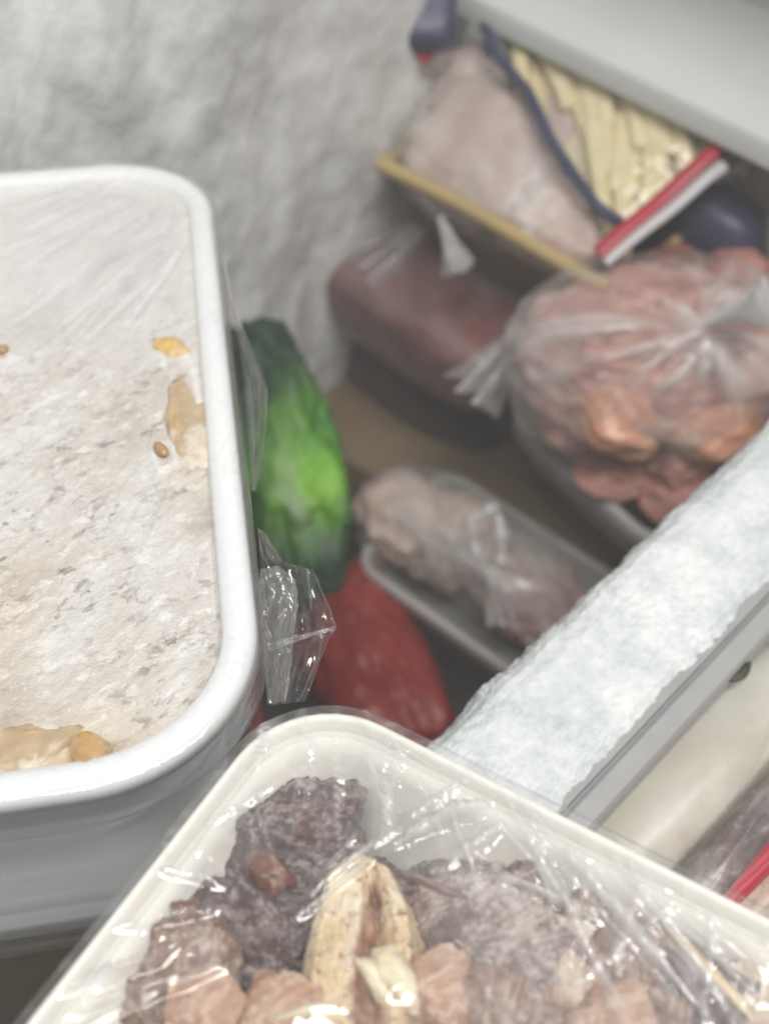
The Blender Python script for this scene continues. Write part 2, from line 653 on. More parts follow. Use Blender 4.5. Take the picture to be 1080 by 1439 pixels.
# ---- left tub
thL = math.radians(-10)
nL = np.array([0, -math.sin(thL), math.cos(thL)])
pL0 = PZ(337, 670, 0.76)
mr = np.cross(ray(372, 990), ray(304, 360))
eyL = np.cross(mr, nL)
eyL = unit(eyL) * (1 if eyL[1] > 0 else -1)
exL = np.cross(eyL, nL)
pr_, pf_, pn_ = PP(337, 670, pL0, nL) - pL0, PP(100, 237, pL0, nL) - pL0, PP(120, 1110, pL0, nL) - pL0
xr = pr_ @ exL
yf, yn = pf_ @ eyL, pn_ @ eyL
hyL = (yf - yn) / 2
hxL = 0.112
cL = pL0 + exL * (xr - hxL) + eyL * (yf + yn) / 2
LT = Frame(cL, exL, eyL, nL)
tubL = thing('food_tub', 'white plastic tub of pale frozen stew, rim wrapped in cling film, at left', 'tub', cL - nL * 0.098)
tub(tubL, cL, exL, eyL, nL, hxL, hyL, 0.042, 0.098, 0.008, M['tub_white'], fl=0.0085, skirt=0.0055)

# content surface (rings x angles over the rounded rectangle)
K, NR = 640, 200


def ringgrid(hx, hy, r, K, NR, k0=0.0, k1=1.0):
    o = rrect(hx, hy, r, K)
    ks = np.linspace(k0, k1, NR)
    X = (ks[:, None] * o[None, :, 0]).ravel()
    Y = (ks[:, None] * o[None, :, 1]).ravel()
    return X, Y, np.repeat(ks, K)


X, Y, KS = ringgrid(hxL - 0.0072, hyL - 0.0072, 0.0348, K, NR, 0.004, 1)


def stew_h(X, Y):
    p = xyz(X, Y)
    h = -0.0035 + 0.0022 * fbm(p * 22, 3)
    ca, sa = math.cos(0.73), math.sin(0.73)
    pr2 = np.stack([(X * ca + Y * sa) * 150, (-X * sa + Y * ca) * 330, 0 * X], 1)
    h = h + 0.0007 * fbm(pr2 + 0.5 * fbm(p * 120, 2)[:, None], 4) + 0.0004 * fbm(p * 420 + 9, 3)
    bl = LT.loc(230, 1050)
    h = h - 0.006 * np.exp(-(((X - bl[0]) / 0.018) ** 2 + ((Y - bl[1]) / 0.008) ** 2))
    return h


HS = stew_h(X, Y)
pa = [LT.loc(*q) for q in ((30, 1060), (255, 560), (268, 640), (100, 1075), (0, 860))]
warm = np.zeros_like(X)
for (p, sx, sy, am) in ((pa[0], 0.028, 0.012, 0.9), (pa[1], 0.006, 0.014, 0.6), (pa[2], 0.006, 0.016, 0.5), (pa[3], 0.018, 0.008, 0.9), (pa[4], 0.01, 0.02, 0.35)):
    warm += am * np.exp(-((X - p[0]) / sx) ** 2 - ((Y - p[1]) / sy) ** 2)
brown = np.zeros_like(X)
for (px, py, sx, sy, am) in ((225, 1052, 0.014, 0.006, 1.0), (130, 1085, 0.02, 0.004, 0.5), (292, 985, 0.004, 0.012, 0.6), (290, 720, 0.005, 0.008, 0.55), (20, 990, 0.01, 0.008, 0.25)):
    p = LT.loc(px, py)
    brown += am * np.exp(-((X - p[0]) / sx) ** 2 - ((Y - p[1]) / sy) ** 2)
far = np.clip((Y - LT.loc(150, 560)[1]) / 0.07, 0, 1)
halo = np.zeros_like(X)
for (pts_, w_) in ((((228, 500), (222, 478), (245, 474), (264, 492), (272, 520), (285, 600)), 0.0016), (((240, 520), (238, 560), (244, 640), (222, 652), (212, 622), (226, 612)), 0.0013), (((112, 1046), (126, 1034), (146, 1048), (162, 1085), (152, 1102)), 0.0015), (((40, 1030), (62, 1012), (78, 1030)), 0.002), (((0, 480), (14, 492), (2, 510)), 0.0015)):
    for (q0, q1) in zip(pts_[:-1], pts_[1:]):
        a_, b_ = LT.loc(*q0), LT.loc(*q1)
        t_ = np.clip(((X - a_[0]) * (b_ - a_)[0] + (Y - a_[1]) * (b_ - a_)[1]) / ((b_ - a_) @ (b_ - a_)), 0, 1)
        d_ = np.hypot(X - a_[0] - t_ * (b_ - a_)[0], Y - a_[1] - t_ * (b_ - a_)[1])
        halo = np.maximum(halo, np.exp(-(d_ / w_) ** 2))
HS = HS + 0.0009 * halo
m = NT('stew')
co = m.coords()
rt = m.n('ShaderNodeMapping')
m.t.links.new(co, rt.inputs[0])
rt.vector_type = 'TEXTURE'
rt.inputs['Rotation'].default_value = (0, 0, math.radians(40))
rt.inputs['Scale'].default_value = (1.35, 0.85, 1)
wn = m.n('ShaderNodeTexNoise', Vector=rt.outputs[0], Scale=120.0, Detail=4.0, Roughness=0.65)
wv = m.n('ShaderNodeVectorMath', {'operation': 'MULTIPLY_ADD'})
m.set(wv, 'i0', wn.outputs['Color'])
wv.inputs[1].default_value = (0.013, 0.013, 0.013)
m.set(wv, 'i2', rt.outputs[0])
vo = m.n('ShaderNodeTexVoronoi', Vector=wv.outputs[0], Scale=330.0)
cell = m.n('ShaderNodeSeparateColor', i0=vo.outputs['Color']).outputs[0]
vo2 = m.n('ShaderNodeTexVoronoi', Vector=wv.outputs[0], Scale=110.0)
cell2 = m.n('ShaderNodeSeparateColor', i0=vo2.outputs['Color']).outputs[0]
patch = m.mapr(m.noise(co, 42, 3, 0.5), 0.38, 0.60, 0.0, 1.0)
nfl = m.noise(rt.outputs[0], 190, 6, 0.7, 0.3)
flake = m.math('ADD', m.math('MULTIPLY', nfl, 0.72), m.math('MULTIPLY', m.math('SUBTRACT', cell, 0.5), 0.26))
flake = m.math('ADD', flake, 0.14)
big = m.noise(co, 28, 4, 0.55)
tiny = m.noise(co, 900, 3, 0.6)
base = m.ramp(big, [(0.30, (0.43, 0.365, 0.305)), (0.5, (0.58, 0.535, 0.48)), (0.68, (0.69, 0.675, 0.655))])
fl_ = m.math('MULTIPLY', m.mapr(cell, 0.60, 0.74, 0, 1), m.mapr(nfl, 0.60, 0.46, 0.2, 1.0))
fl_ = m.math('MULTIPLY', fl_, m.math('ADD', m.math('MULTIPLY', patch, 0.85), 0.15))
base = m.mix(m.math('MULTIPLY', cell2, 0.30), base, (0.74, 0.72, 0.70))
base = m.mix(m.math('MULTIPLY', fl_, 0.85), base, (0.17, 0.135, 0.11))
hi = m.mapr(flake, 0.51, 0.64, 0, 0.85)
base = m.mix(hi, base, (0.78, 0.765, 0.75))
base = m.mix(m.math('MULTIPLY', m.attr('warm'), 0.65, True), base, m.ramp(flake, [(0.3, (0.42, 0.27, 0.11)), (0.6, (0.68, 0.50, 0.27))]))
base = m.mix(m.math('MULTIPLY', m.attr('brown'), 0.85, True), base, m.ramp(flake, [(0.3, (0.20, 0.13, 0.09)), (0.65, (0.42, 0.33, 0.26))]))
base = m.mix(m.math('MULTIPLY', m.attr('far'), 0.62), base, (0.76, 0.745, 0.735))
base = m.mix(m.math('MULTIPLY', m.attr('halo'), 0.85), base, (0.80, 0.785, 0.76))
hh = m.math('ADD', m.math('MULTIPLY', flake, 0.9), m.math('MULTIPLY', tiny, 0.25))
m.bsdf(base, 0.3, m.bump(hh, 0.9, 0.0016))
M['stew'] = m.m
stew = obj('frozen_stew', LT.world(X, Y, HS), grid_faces(NR, K, True), M['stew'], attrs=dict(warm=warm, brown=brown, far=far, halo=halo))
tag(stew, 'pale grey beige frozen stew with flaky ice texture filling the left tub', 'frozen food')

# film over the left tub: top sheet clinging to the stew, over the rim, down the side
hxF, hyF = hxL + 0.0009, hyL + 0.0009
X, Y, KS = ringgrid(hxF, hyF, 0.043, K, NR, 0.004, 1)
edge_d = np.minimum(np.minimum(hxL - np.abs(X), hyL - np.abs(Y)), 1)
cxr = np.maximum(np.abs(X) - (hxL - 0.042), 0)
cyr = np.maximum(np.abs(Y) - (hyL - 0.042), 0)
edge_d = np.where((cxr > 0) & (cyr > 0), 0.042 - np.hypot(cxr, cyr), edge_d)
inn = np.clip((edge_d - 0.0085) / 0.012, 0, 1)
inn = inn * inn * (3 - 2 * inn)
clin = -0.0035 + 0.0022 * fbm(xyz(X, Y) * 22, 3) + 0.0011
hf = 0.0019 * (1 - inn) + np.maximum(clin, stew_h(X, Y) + 0.0004) * inn
white = np.zeros_like(X)
rng = np.random.default_rng(11)
cr_ = LT.loc(262, 285)
creases = [((170, 262), (0, 330)), ((205, 268), (0, 372)), ((232, 285), (10, 455)), ((240, 300), (0, 470)), ((246, 318), (40, 505)), ((250, 335), (85, 500)), ((120, 262), (0, 300)), ((225, 290), (90, 420)), ((250, 350), (150, 470))]
for (q0, q1) in creases:       # folds running from the far right corner down to the left
    for k in range(4):
        j = rng.normal(0, 9, 4)
        h_, w_ = seg_fold(X, Y, LT.loc(q0[0] + j[0], q0[1] + j[1]), LT.loc(q1[0] + j[2], q1[1] + j[3] * 1.5), rng.uniform(0.0012, 0.0034), rng.uniform(0.0006, 0.0016))
        hf += h_
        white += w_ * rng.choice([0.0, 0.0, 0.3, 0.5, 0.7])
for k in range(110):       # small pulled folds elsewhere
    p = np.array([rng.uniform(-0.03, hxL - 0.012), rng.uniform(-hyL + 0.012, hyL - 0.03)])
    ang = math.radians(rng.normal(240, 28))
    L = rng.uniform(0.012, 0.05)
    h_, w_ = seg_fold(X, Y, p, p + L * np.array([math.cos(ang), math.sin(ang)]), rng.uniform(0.0003, 0.0008), rng.uniform(0.0003, 0.0008))
    hf += h_ * inn
    white += w_ * rng.uniform(0.02, 0.22) * inn
for (p0, p1) in (((232, 520), (228, 628)), ((240, 510), (240, 640)), ((222, 530), (200, 640)), ((246, 640), (180, 800)), ((225, 640), (160, 760))):
    h_, w_ = seg_fold(X, Y, LT.loc(*p0), LT.loc(*p1), 0.0007, 0.0011)
    hf += h_
    white += w_ * 0.4
per_ = rrect(hxL - 0.001, hyL - 0.001, 0.04, 600)
for k in range(150):      # tiny gathers crossing the rim
    a_ = per_[rng.integers(0, 600)]
    an_ = math.atan2(-a_[1], -a_[0]) + rng.normal(0, 0.8)
    d_ = np.array([math.cos(an_), math.sin(an_)])
    h_, w_ = seg_fold(X, Y, a_ - d_ * 0.004, a_ + d_ * rng.uniform(0.006, 0.02), rng.uniform(0.0003, 0.0009), rng.uniform(0.0002, 0.0006))
    hf += h_
    white += w_ * rng.uniform(0.0, 0.2)
farw = np.clip((Y - LT.loc(150, 520)[1]) / 0.06, 0, 1)
white += 0.30 * farw * inn + 0.06 * (1 - inn) + 0.3 * np.clip(fbm(xyz(X, Y, 1.0) * 55, 4), 0, 1) * inn * (0.45 + 0.75 * farw)
st1 = streaks(X, Y, math.radians(222), 420, 10, 1.5)
st2 = streaks(X, Y, math.radians(250), 520, 9, 4.5)
white += 0.30 * np.clip(st1, 0, 1) * (0.35 + 0.65 * farw) + 0.09 * np.clip(st2, 0, 1) * (1 - 0.6 * farw)
hf += 0.0005 * st1 * inn + 0.0003 * st2 * inn + 0.0004 * streaks(X, Y, math.radians(200), 300, 8, 7.5) * (1 - inn)
hf += 0.00018 * fbm(xyz(X, Y) * 420, 3) * inn + 0.00012 * fbm(xyz(X, Y) * 160, 3) * (1 - inn)
Vt = LT.world(X, Y, hf)
# skirt down the outside
o = rrect(hxF, hyF, 0.043, K)
NS = 46
sk, skw = [], []
ang = np.arange(K)
for k in range(1, NS):
    s = k / (NS - 1)
    z = 0.0019 - 0.082 * s
    off = -0.0005 - 0.0085 * np.clip((s - 0.16) / 0.2, 0, 1) + 0.004 * np.clip((s - 0.5) / 0.5, 0, 1)
    ox = rrect(hxF + off + 0.0015, hyF + off + 0.0015, 0.043, K)
    jit = 0.0009 * fbm(np.stack([ang * 0.010 + s * 2, np.full(K, s * 26.0), np.zeros(K)], 1), 4, ridge=True) * min(1, s * 6)
    nrm = unit(np.zeros(2) + 1)
    nx = ox / np.linalg.norm(ox, axis=1)[:, None]
    ox = ox + nx * jit[:, None]
    sk.append(LT.world(ox[:, 0], ox[:, 1], np.full(K, z)))
    skw.append(0.04 + 0.20 * np.clip(fbm(np.stack([ang * 0.010 + s * 2, np.full(K, s * 34.0), np.zeros(K)], 1), 4) * 1.5, 0, 1))
Vf = np.concatenate([Vt, np.concatenate(sk)])
wf = np.concatenate([np.clip(white, 0, 0.75), np.concatenate(skw)])
fl = obj('cling_film', Vf, grid_faces(NR + NS - 1, K, True), film('film_wet', 0.025, rough=0.08, gloss=1.5, nscale=330, bump=0.35), attrs=dict(white=wf))
tag(fl, 'clear cling film pulled in diagonal creases over the pale stew tub', 'cling film')

# yellow pieces set in the stew
M['potato'] = mottled('potato', [(0.3, (0.50, 0.31, 0.09)), (0.6, (0.70, 0.48, 0.18))], 120, 4, 0.3, 0.2, 0.0006, frost=0.15, frostcol=(0.8, 0.74, 0.6))
M['amber'] = mottled('amber', [(0.3, (0.36, 0.19, 0.045)), (0.6, (0.56, 0.34, 0.10))], 160, 4, 0.25, 0.2, 0.0006)
M['nut'] = mottled('nut', [(0.3, (0.30, 0.17, 0.08)), (0.6, (0.45, 0.28, 0.15))], 160, 4, 0.3, 0.2, 0.0006)
M['tan'] = mottled('tan', [(0.3, (0.36, 0.24, 0.11)), (0.6, (0.54, 0.39, 0.21))], 130, 5, 0.35, 0.4, 0.001, frost=0.42, frostcol=(0.75, 0.68, 0.58))


def piece(name, fr, px, py, h, rx, ry, rz, ang, seed, mat, label, cat, level=4, group=None, **kw):
    v, f = chunk(seed, level, **kw)
    a = math.radians(ang)
    v = v / np.abs(v).max(0)
    v = v * np.array([rx, ry, rz])
    x = v[:, 0] * math.cos(a) - v[:, 1] * math.sin(a)
    y = v[:, 0] * math.sin(a) + v[:, 1] * math.cos(a)
    l = fr.loc(px, py, h)
    o = obj(name, fr.world(l[0] + x, l[1] + y, h + v[:, 2]), f, mat)
    return tag(o, label, cat, group)


piece('potato_piece', LT, 242, 490, -0.0036, 0.0072, 0.0052, 0.0030, -38, 1, M['potato'], 'small rounded yellow piece at the top of the tan strip, set in the stew', 'food piece', facets=4, amp=0.3, fine=0.05)
piece('potato_piece', LT, 264, 592, -0.0040, 0.0265, 0.0070, 0.0030, 98, 2, M['tan'], 'long tan yellow strip lying along the right rim in the stew', 'food piece', facets=4, amp=0.34, fine=0.06)
piece('corn_bit', LT, 226, 631, -0.0016, 0.0034, 0.0018, 0.0016, 118, 3, M['nut'], 'tiny brown kernel under the stretched film beside the tan strip', 'food piece', level=3, facets=2, amp=0.08)
piece('potato_piece', LT, 134, 1066, -0.0022, 0.0085, 0.0046, 0.0034, 122, 4, M['amber'], 'amber yellow slice standing out near the front rim of the stew tub', 'food piece', facets=6, amp=0.2, fine=0.05)
M['cookedbrown'] = mottled('cooked_brown', [(0.3, (0.20, 0.13, 0.08)), (0.6, (0.36, 0.27, 0.19))], 90, 5, 0.4, 0.5, 0.001, frost=0.3, frostcol=(0.6, 0.54, 0.48))
piece('brown_piece', LT, 222, 1056, -0.0050, 0.0100, 0.0042, 0.0026, 28, 6, M['cookedbrown'], 'dull brown piece sunk beside the front right corner of the stew', 'food piece', facets=5, amp=0.3, fine=0.06)
piece('orange_piece', LT, 36, 1050, -0.0050, 0.0150, 0.0085, 0.0030, 12, 8, M['tan'], 'broad tan orange piece showing through at the lower left of the stew', 'food piece', facets=5, amp=0.35, fine=0.06)
piece('corn_bit', LT, 3, 492, -0.0016, 0.0024, 0.0022, 0.0016, 20, 5, M['nut'], 'brown speck of food at the left edge of the stew', 'food piece', level=3, facets=2)

# ---- crumpled film tails beside the left tub
def tri_wave(x):
    return np.abs((x % 1.0) - 0.5)


def crumple(u, v, seed, n=9, base=2.5):
    rng = np.random.default_rng(seed)
    h = np.zeros_like(u)
    mn = np.ones_like(u)
    for k in range(n):
        a = rng.normal(0.35, 0.9) + (math.pi / 2 if k % 2 else 0)
        fr_ = base * rng.uniform(0.5, 1.9)
        uw = u + 0.16 * fbm(xyz(u * 3 + k * 5.1, v * 3 + seed), 3)
        vw = v + 0.16 * fbm(xyz(u * 3 - k * 3.7, v * 3 + 9 + seed), 3)
        q = (uw * math.cos(a) + vw * math.sin(a)) * fr_ + rng.uniform(0, 1)
        tw = tri_wave(q)
        h += tw / fr_
        e = np.minimum(tw, 0.5 - tw) / fr_
        mn = np.minimum(mn, e)
    return h, mn


def film_flap(name, quadpx, d, nu, nv, seed, amp, label, whiteamp=0.5, ragged=0.0, base=2.5, matn='crumple', parent=None, tilt=0.0):
    """sheet through a pixel outline: rows of (left px, right px), standing at depth d and crumpled"""
    rows = np.array(quadpx, float)      # (n,4): xl,yl,xr,yr
    u, v = uvgrid(nu, nv)               # u down, v across
    s = u * (len(rows) - 1)
    L = np.stack([np.interp(s, np.arange(len(rows)), rows[:, k]) for k in range(4)], 1)
    # smooth rows
    px = L[:, 0] * (1 - v) + L[:, 2] * v
    py = L[:, 1] * (1 - v) + L[:, 3] * v
    wu = u + 0.10 * fbm(xyz(u * 3, v * 3, seed), 3)
    wv_ = v + 0.18 * fbm(xyz(u * 2.2 + 7, v * 2.5, seed), 3)
    r1 = 1 - np.abs(perlin(xyz(wu * 1.3, wv_ * base * 1.6, seed + 0.37))) * 2.2
    r2 = 1 - np.abs(perlin(xyz(wu * 2.2 + wv_ * 2, wv_ * base * 1.3 - wu, seed + 4.7))) * 2.4
    r3 = fbm(xyz(wu * 9, wv_ * 14, seed), 3)
    h = 0.34 * r1 + 0.22 * r2 + 0.05 * r3
    mn = 0.018 * (1 - np.clip(np.maximum(r1, r2 * 0.97), 0, 1)) ** 0.8
    h = h - h.mean()
    px = px + ragged * fbm(xyz(u * 6, v * 3, seed), 3) * v
    dep = d + h * amp + tilt * v
    P = CAM[None] + (F_[None] + R_[None] * ((px - 540) / FPX)[:, None] - U_[None] * ((py - 719.5) / FPX)[:, None]) * dep[:, None]
    wt = whiteamp * 0.8 * np.exp(-(mn / 0.0016) ** 2) * np.clip(0.5 + fbm(xyz(u * 5, v * 5, seed), 2) * 1.5, 0, 1) + 0.25 * np.exp(-((1 - v) / 0.012) ** 2) * (whiteamp > 0)
    return P, grid_faces(nu, nv), wt


dT = 0.286
parts, wts = [], []
P, f, wt = film_flap('a', [(362, 742, 372, 748), (364, 775, 398, 790), (366, 800, 440, 800), (366, 840, 466, 862), (368, 880, 473, 882), (370, 900, 461, 900), (374, 940, 444, 945), (377, 992, 428, 985)], dT + 0.006, 130, 90, 5, 0.016, '', 0.5, 3, 2.2)
parts.append((P, f)); wts.append(wt)
P, f, wt = film_flap('b', [(366, 800, 392, 795), (364, 830, 415, 815), (366, 870, 420, 850), (368, 900, 412, 900), (372, 940, 408, 950), (376, 990, 400, 985)], dT - 0.002, 120, 70, 8, 0.018, '', 0.6, 4, 2.0)
parts.append((P, f)); wts.append(wt + 0.22)
P, f, wt = film_flap('c', [(374, 905, 470, 880), (375, 912, 468, 886), (376, 918, 440, 893)], dT - 0.001, 20, 60, 9, 0.006, '', 0.5, 1, 3.0)
parts.append((P, f)); wts.append(wt + 0.3)
v, f = merge(parts)
tail = obj('film_tail', v, f, M['crumple'], fl, attrs=dict(white=np.clip(np.concatenate(wts), 0, 0.85)))
tail['label'] = 'crumpled clear end of the film sticking out beside the tub'
P, f, wt = film_flap('d', [(312, 360, 316, 365), (322, 415, 328, 430), (332, 455, 346, 470), (338, 500, 358, 500), (343, 540, 376, 545), (347, 580, 376, 575), (350, 630, 370, 630), (353, 690, 360, 690)], 0.318, 130, 36, 15, 0.005, '', 0.35, 1, 2.5, tilt=0.004)
dep_fix = np.linspace(0.345, 0.300, 130).repeat(36) / 0.318
P = CAM + (P - CAM) * dep_fix[:, None]
flap = obj('film_flap', P, f, M['crumple'], fl, attrs=dict(white=np.clip(wt, 0, 0.7)))
flap['label'] = 'thin loose fold of film along the right rim'

# ---- right (front) tub, tilted away a little
th = math.radians(-10)
nB = np.array([0, -math.sin(th), math.cos(th)])
p0 = PZ(430, 1000, 0.778)
m1 = np.cross(ray(20, 1439), ray(330, 1060))
m2 = np.cross(ray(1080, 1290), ray(560, 1030))
dl = np.cross(m1, nB)
dl = unit(dl) * (1 if dl[1] < 0 else -1)
dr = np.cross(m2, nB)
dr = unit(dr) * (1 if dr[0] > 0 else -1)
exB = unit(dr)
eyB = np.cross(nB, exB)          # away-left; the left edge runs along -eyB
n12 = np.cross(m1, m2)
kc = CAM + n12 * (((p0 - CAM) @ nB) / (n12 @ nB))      # where both edges meet
hxB, hyB = 0.125, 0.085
cB = kc + exB * hxB - eyB * hyB
BT = Frame(cB, exB, eyB, nB)
tubB = thing('food_tub', 'cream white plastic tub of dark frozen meat wrapped in cling film, in front', 'tub', cB - nB * 0.06)
tub(tubB, cB, exB, eyB, nB, hxB, hyB, 0.024, 0.060, 0.022, M['tub_cream'], fl=0.0034, skirt=0.005)

# ---- frozen meat in the front tub
PUR = [(0.28, (0.022, 0.011, 0.011)), (0.48, (0.075, 0.042, 0.042)), (0.68, (0.18, 0.12, 0.12))]
MAU = [(0.28, (0.085, 0.034, 0.024)), (0.48, (0.24, 0.135, 0.10)), (0.68, (0.43, 0.30, 0.24))]
PEA = [(0.28, (0.24, 0.10, 0.06)), (0.46, (0.43, 0.25, 0.17)), (0.7, (0.60, 0.43, 0.32))]
BEI = [(0.28, (0.24, 0.14, 0.10)), (0.48, (0.52, 0.42, 0.34)), (0.68, (0.62, 0.54, 0.47))]
def meatmat(name, stops, blotch, vein, scale=95, frost=0.45, frostcol=(0.5, 0.45, 0.46), stretch=(0.4, 1, 1), bl=(0.50, 0.62), rough=0.36):
    m = NT(name)
    co = m.coords(stretch)
    iso = m.coords()
    n = m.noise(co, scale, 8, 0.68, 0.5)
    col = m.ramp(n, stops)
    b = m.noise(iso, 48, 5, 0.6, 0.6)
    bf = m.mapr(b, bl[0], bl[1], 0, 0.9)
    col = m.mix(bf, col, m.ramp(n, [(0.3, tuple(c * 0.45 for c in blotch)), (0.65, blotch)]))
    v = m.math('ABSOLUTE', m.math('SUBTRACT', m.noise(co, scale * 0.55, 5, 0.6, 1.2), 0.5))
    col = m.mix(m.mapr(v, 0.0, 0.022, 0.6, 0.0), col, vein)
    f1 = m.noise(iso, 480, 5, 0.75)
    f2 = m.noise(iso, 70, 4, 0.55)
    ff = m.math('ADD', m.math('MULTIPLY', f1, 0.55), m.math('MULTIPLY', f2, 0.45))
    fac = m.mapr(ff, 0.60 - 0.22 * frost, 0.68 - 0.20 * frost, 0, 0.8)
    col = m.mix(fac, col, frostcol)
    h = m.math('ADD', m.math('MULTIPLY', n, 1.2), m.math('ADD', m.math('MULTIPLY', f1, 0.5), m.math('MULTIPLY', b, 0.8)))
    m.bsdf(col, m.mapr(fac, 0, 0.8, rough * 0.7, 0.6), m.bump(h, 0.9, 0.0016))
    return m.m


M['purple'] = mottled('purple_meat', PUR, 95, 7, 0.36, 0.9, 0.0014, stretch=(0.4, 1, 1), frost=0.42, fscale=420, frostcol=(0.46, 0.41, 0.42))
M['mauve'] = mottled('mauve_meat', MAU, 90, 7, 0.42, 0.9, 0.0014, stretch=(1, 0.4, 1), frost=0.42, fscale=300, frostcol=(0.62, 0.57, 0.56))
M['grey'] = mottled('grey_meat', [(0.28, (0.17, 0.12, 0.12)), (0.5, (0.34, 0.28, 0.27)), (0.7, (0.50, 0.44, 0.42))], 80, 7, 0.45, 0.7, 0.0012, frost=0.5, fscale=260, frostcol=(0.62, 0.59, 0.59))
M['peach'] = mottled('peach_meat', PEA, 90, 6, 0.42, 0.6, 0.0012, stretch=(0.5, 1, 1), frost=0.3, frostcol=(0.78, 0.66, 0.58), sss=0.1)
M['purple'] = meatmat('purple_meat', PUR, (0.20, 0.09, 0.065), (0.30, 0.23, 0.22), 95, 0.42, (0.40, 0.36, 0.37))
M['mauve'] = meatmat('mauve_meat', MAU, (0.22, 0.10, 0.075), (0.60, 0.50, 0.42), 90, 0.42, (0.60, 0.54, 0.53), (1, 0.4, 1))
M['grey'] = meatmat('grey_meat', [(0.28, (0.075, 0.045, 0.04)), (0.5, (0.21, 0.15, 0.135)), (0.7, (0.37, 0.30, 0.275))], (0.20, 0.10, 0.075), (0.58, 0.50, 0.44), 80, 0.50, (0.58, 0.53, 0.52), (0.5, 1, 1))
M['peach'] = meatmat('peach_meat', PEA, (0.32, 0.15, 0.09), (0.70, 0.56, 0.46), 85, 0.22, (0.74, 0.64, 0.57), (0.4, 1, 1), (0.5, 0.66))
M['beige'] = mottled('beige_meat', BEI, 85, 6, 0.4, 0.6, 0.001, frost=0.3, frostcol=(0.74, 0.68, 0.62))
M['bone'] = mottled('bone', [(0.3, (0.50, 0.37, 0.20)), (0.5, (0.66, 0.54, 0.36)), (0.7, (0.76, 0.68, 0.52))], 110, 6, 0.4, 0.5, 0.0008)
M['fat'] = mottled('fat', [(0.3, (0.62, 0.52, 0.35)), (0.6, (0.78, 0.71, 0.55))], 90, 5, 0.35, 0.3, 0.0008)
M['rust'] = mottled('rust', [(0.3, (0.07, 0.025, 0.017)), (0.6, (0.22, 0.095, 0.06))], 140, 5, 0.3, 0.5, 0.0008)
M['skin'] = mottled('skin', [(0.3, (0.11, 0.06, 0.06)), (0.6, (0.25, 0.17, 0.16))], 160, 5, 0.35, 0.5, 0.0006, frost=0.2)

obst = []


def meat(name, px, py, rxp, ryp, hgt, h, ang, seed, mat, label, level=6, press=-0.0030, **kw):
    s = 0.232 / FPX
    for k_, d_ in (('facets', 12), ('amp', 0.26), ('freq', 2.4), ('fine', 0.09), ('octv', 6), ('cut', 0.62)):
        kw.setdefault(k_, d_)
    v, f = chunk(seed, level, **kw)
    a = math.radians(ang)
    v = v / np.abs(v).max(0) * np.array([rxp * s * 1.16, ryp * s * 1.16, hgt])
    x = v[:, 0] * math.cos(a) - v[:, 1] * math.sin(a)
    y = v[:, 0] * math.sin(a) + v[:, 1] * math.cos(a)
    z = h + v[:, 2]
    # the upper side is pressed flat against the film, with a little unevenness left
    lim = press + 0.0006 * fbm(xyz(x, y, seed) * 260, 3)
    z = np.where(z > lim, lim + (z - lim) * 0.22, z)
    l = BT.loc(px, py, h)
    o = obj(name, BT.world(l[0] + x, l[1] + y, z), f, M[mat])
    obst.append(np.stack([l[0] + x, l[1] + y, z], 1))
    return tag(o, label, 'frozen meat')


A0 = 24   # picture-up direction in the tub frame is near this angle
meat('meat_chunk', 408, 1180, 104, 98, 0.0165, -0.0170, 10, 21, 'purple', 'large frosted purple chunk nearest the tub corner')
meat('meat_chunk', 352, 1325, 84, 96, 0.0165, -0.0180, 60, 22, 'purple', 'frosted purple chunk between the corner chunk and the peach slices')
meat('meat_chunk', 280, 1352, 74, 70, 0.0135, -0.0135, 30, 23, 'mauve', 'ridged mauve brown chunk at the left side of the front tub')
meat('meat_bit', 258, 1284, 19, 15, 0.004, -0.0065, 30, 24, 'rust', 'tiny orange brown bit above the ridged mauve chunk', 4)
meat('meat_bit', 385, 1228, 36, 26, 0.006, -0.0072, 0, 25, 'rust', 'red brown patch of meat on the large purple chunk', 4)
meat('meat_slice', 303, 1418, 52, 46, 0.0075, -0.0045, 40, 26, 'peach', 'left peach pink slice at the bottom edge', facets=8, amp=0.3, fine=0.06)
meat('meat_slice', 388, 1424, 54, 46, 0.0070, -0.0050, 100, 27, 'peach', 'right peach pink slice at the bottom edge, beside the bone', facets=7, amp=0.3, fine=0.06)
meat('fat_sliver', 246, 1430, 14, 44, 0.004, -0.0055, 35, 28, 'bone', 'thin cream sliver left of the peach slices', 4)
meat('meat_chunk', 640, 1262, 96, 66, 0.0155, -0.0180, 0, 31, 'grey', 'grey mauve chunk just right of the bone tip, under the brown strip')
meat('meat_chunk', 690, 1345, 112, 88, 0.0150, -0.0140, 20, 32, 'grey', 'wide grey beige chunk in the middle of the front tub')
meat('meat_chunk', 622, 1400, 48, 52, 0.0100, -0.0080, 80, 33, 'peach', 'pinkish lump tucked right beside the bone')
meat('meat_chunk', 700, 1432, 84, 54, 0.0110, -0.0110, 10, 34, 'mauve', 'mauve lump at the bottom below the grey beige chunk')
meat('meat_chunk', 785, 1385, 78, 72, 0.0120, -0.0125, 50, 35, 'beige', 'pinkish brown chunk right of the grey beige chunk')
meat('meat_chunk', 868, 1370, 84, 66, 0.0120, -0.0140, 20, 36, 'mauve', 'mauve chunk left of the dark purple piece with a pale edge')
meat('meat_chunk', 965, 1385, 90, 66, 0.0120, -0.0130, -20, 37, 'purple', 'dark purple piece with a pale edge at the lower right')
meat('fat_strip', 1005, 1372, 78, 7, 0.0035, -0.0030, -22, 38, 'bone', 'thin cream strip along the edge of the dark purple piece', 4, facets=3)
meat('meat_chunk', 1055, 1420, 74, 70, 0.0120, -0.0120, 0, 39, 'beige', 'beige chunk in the bottom right corner')
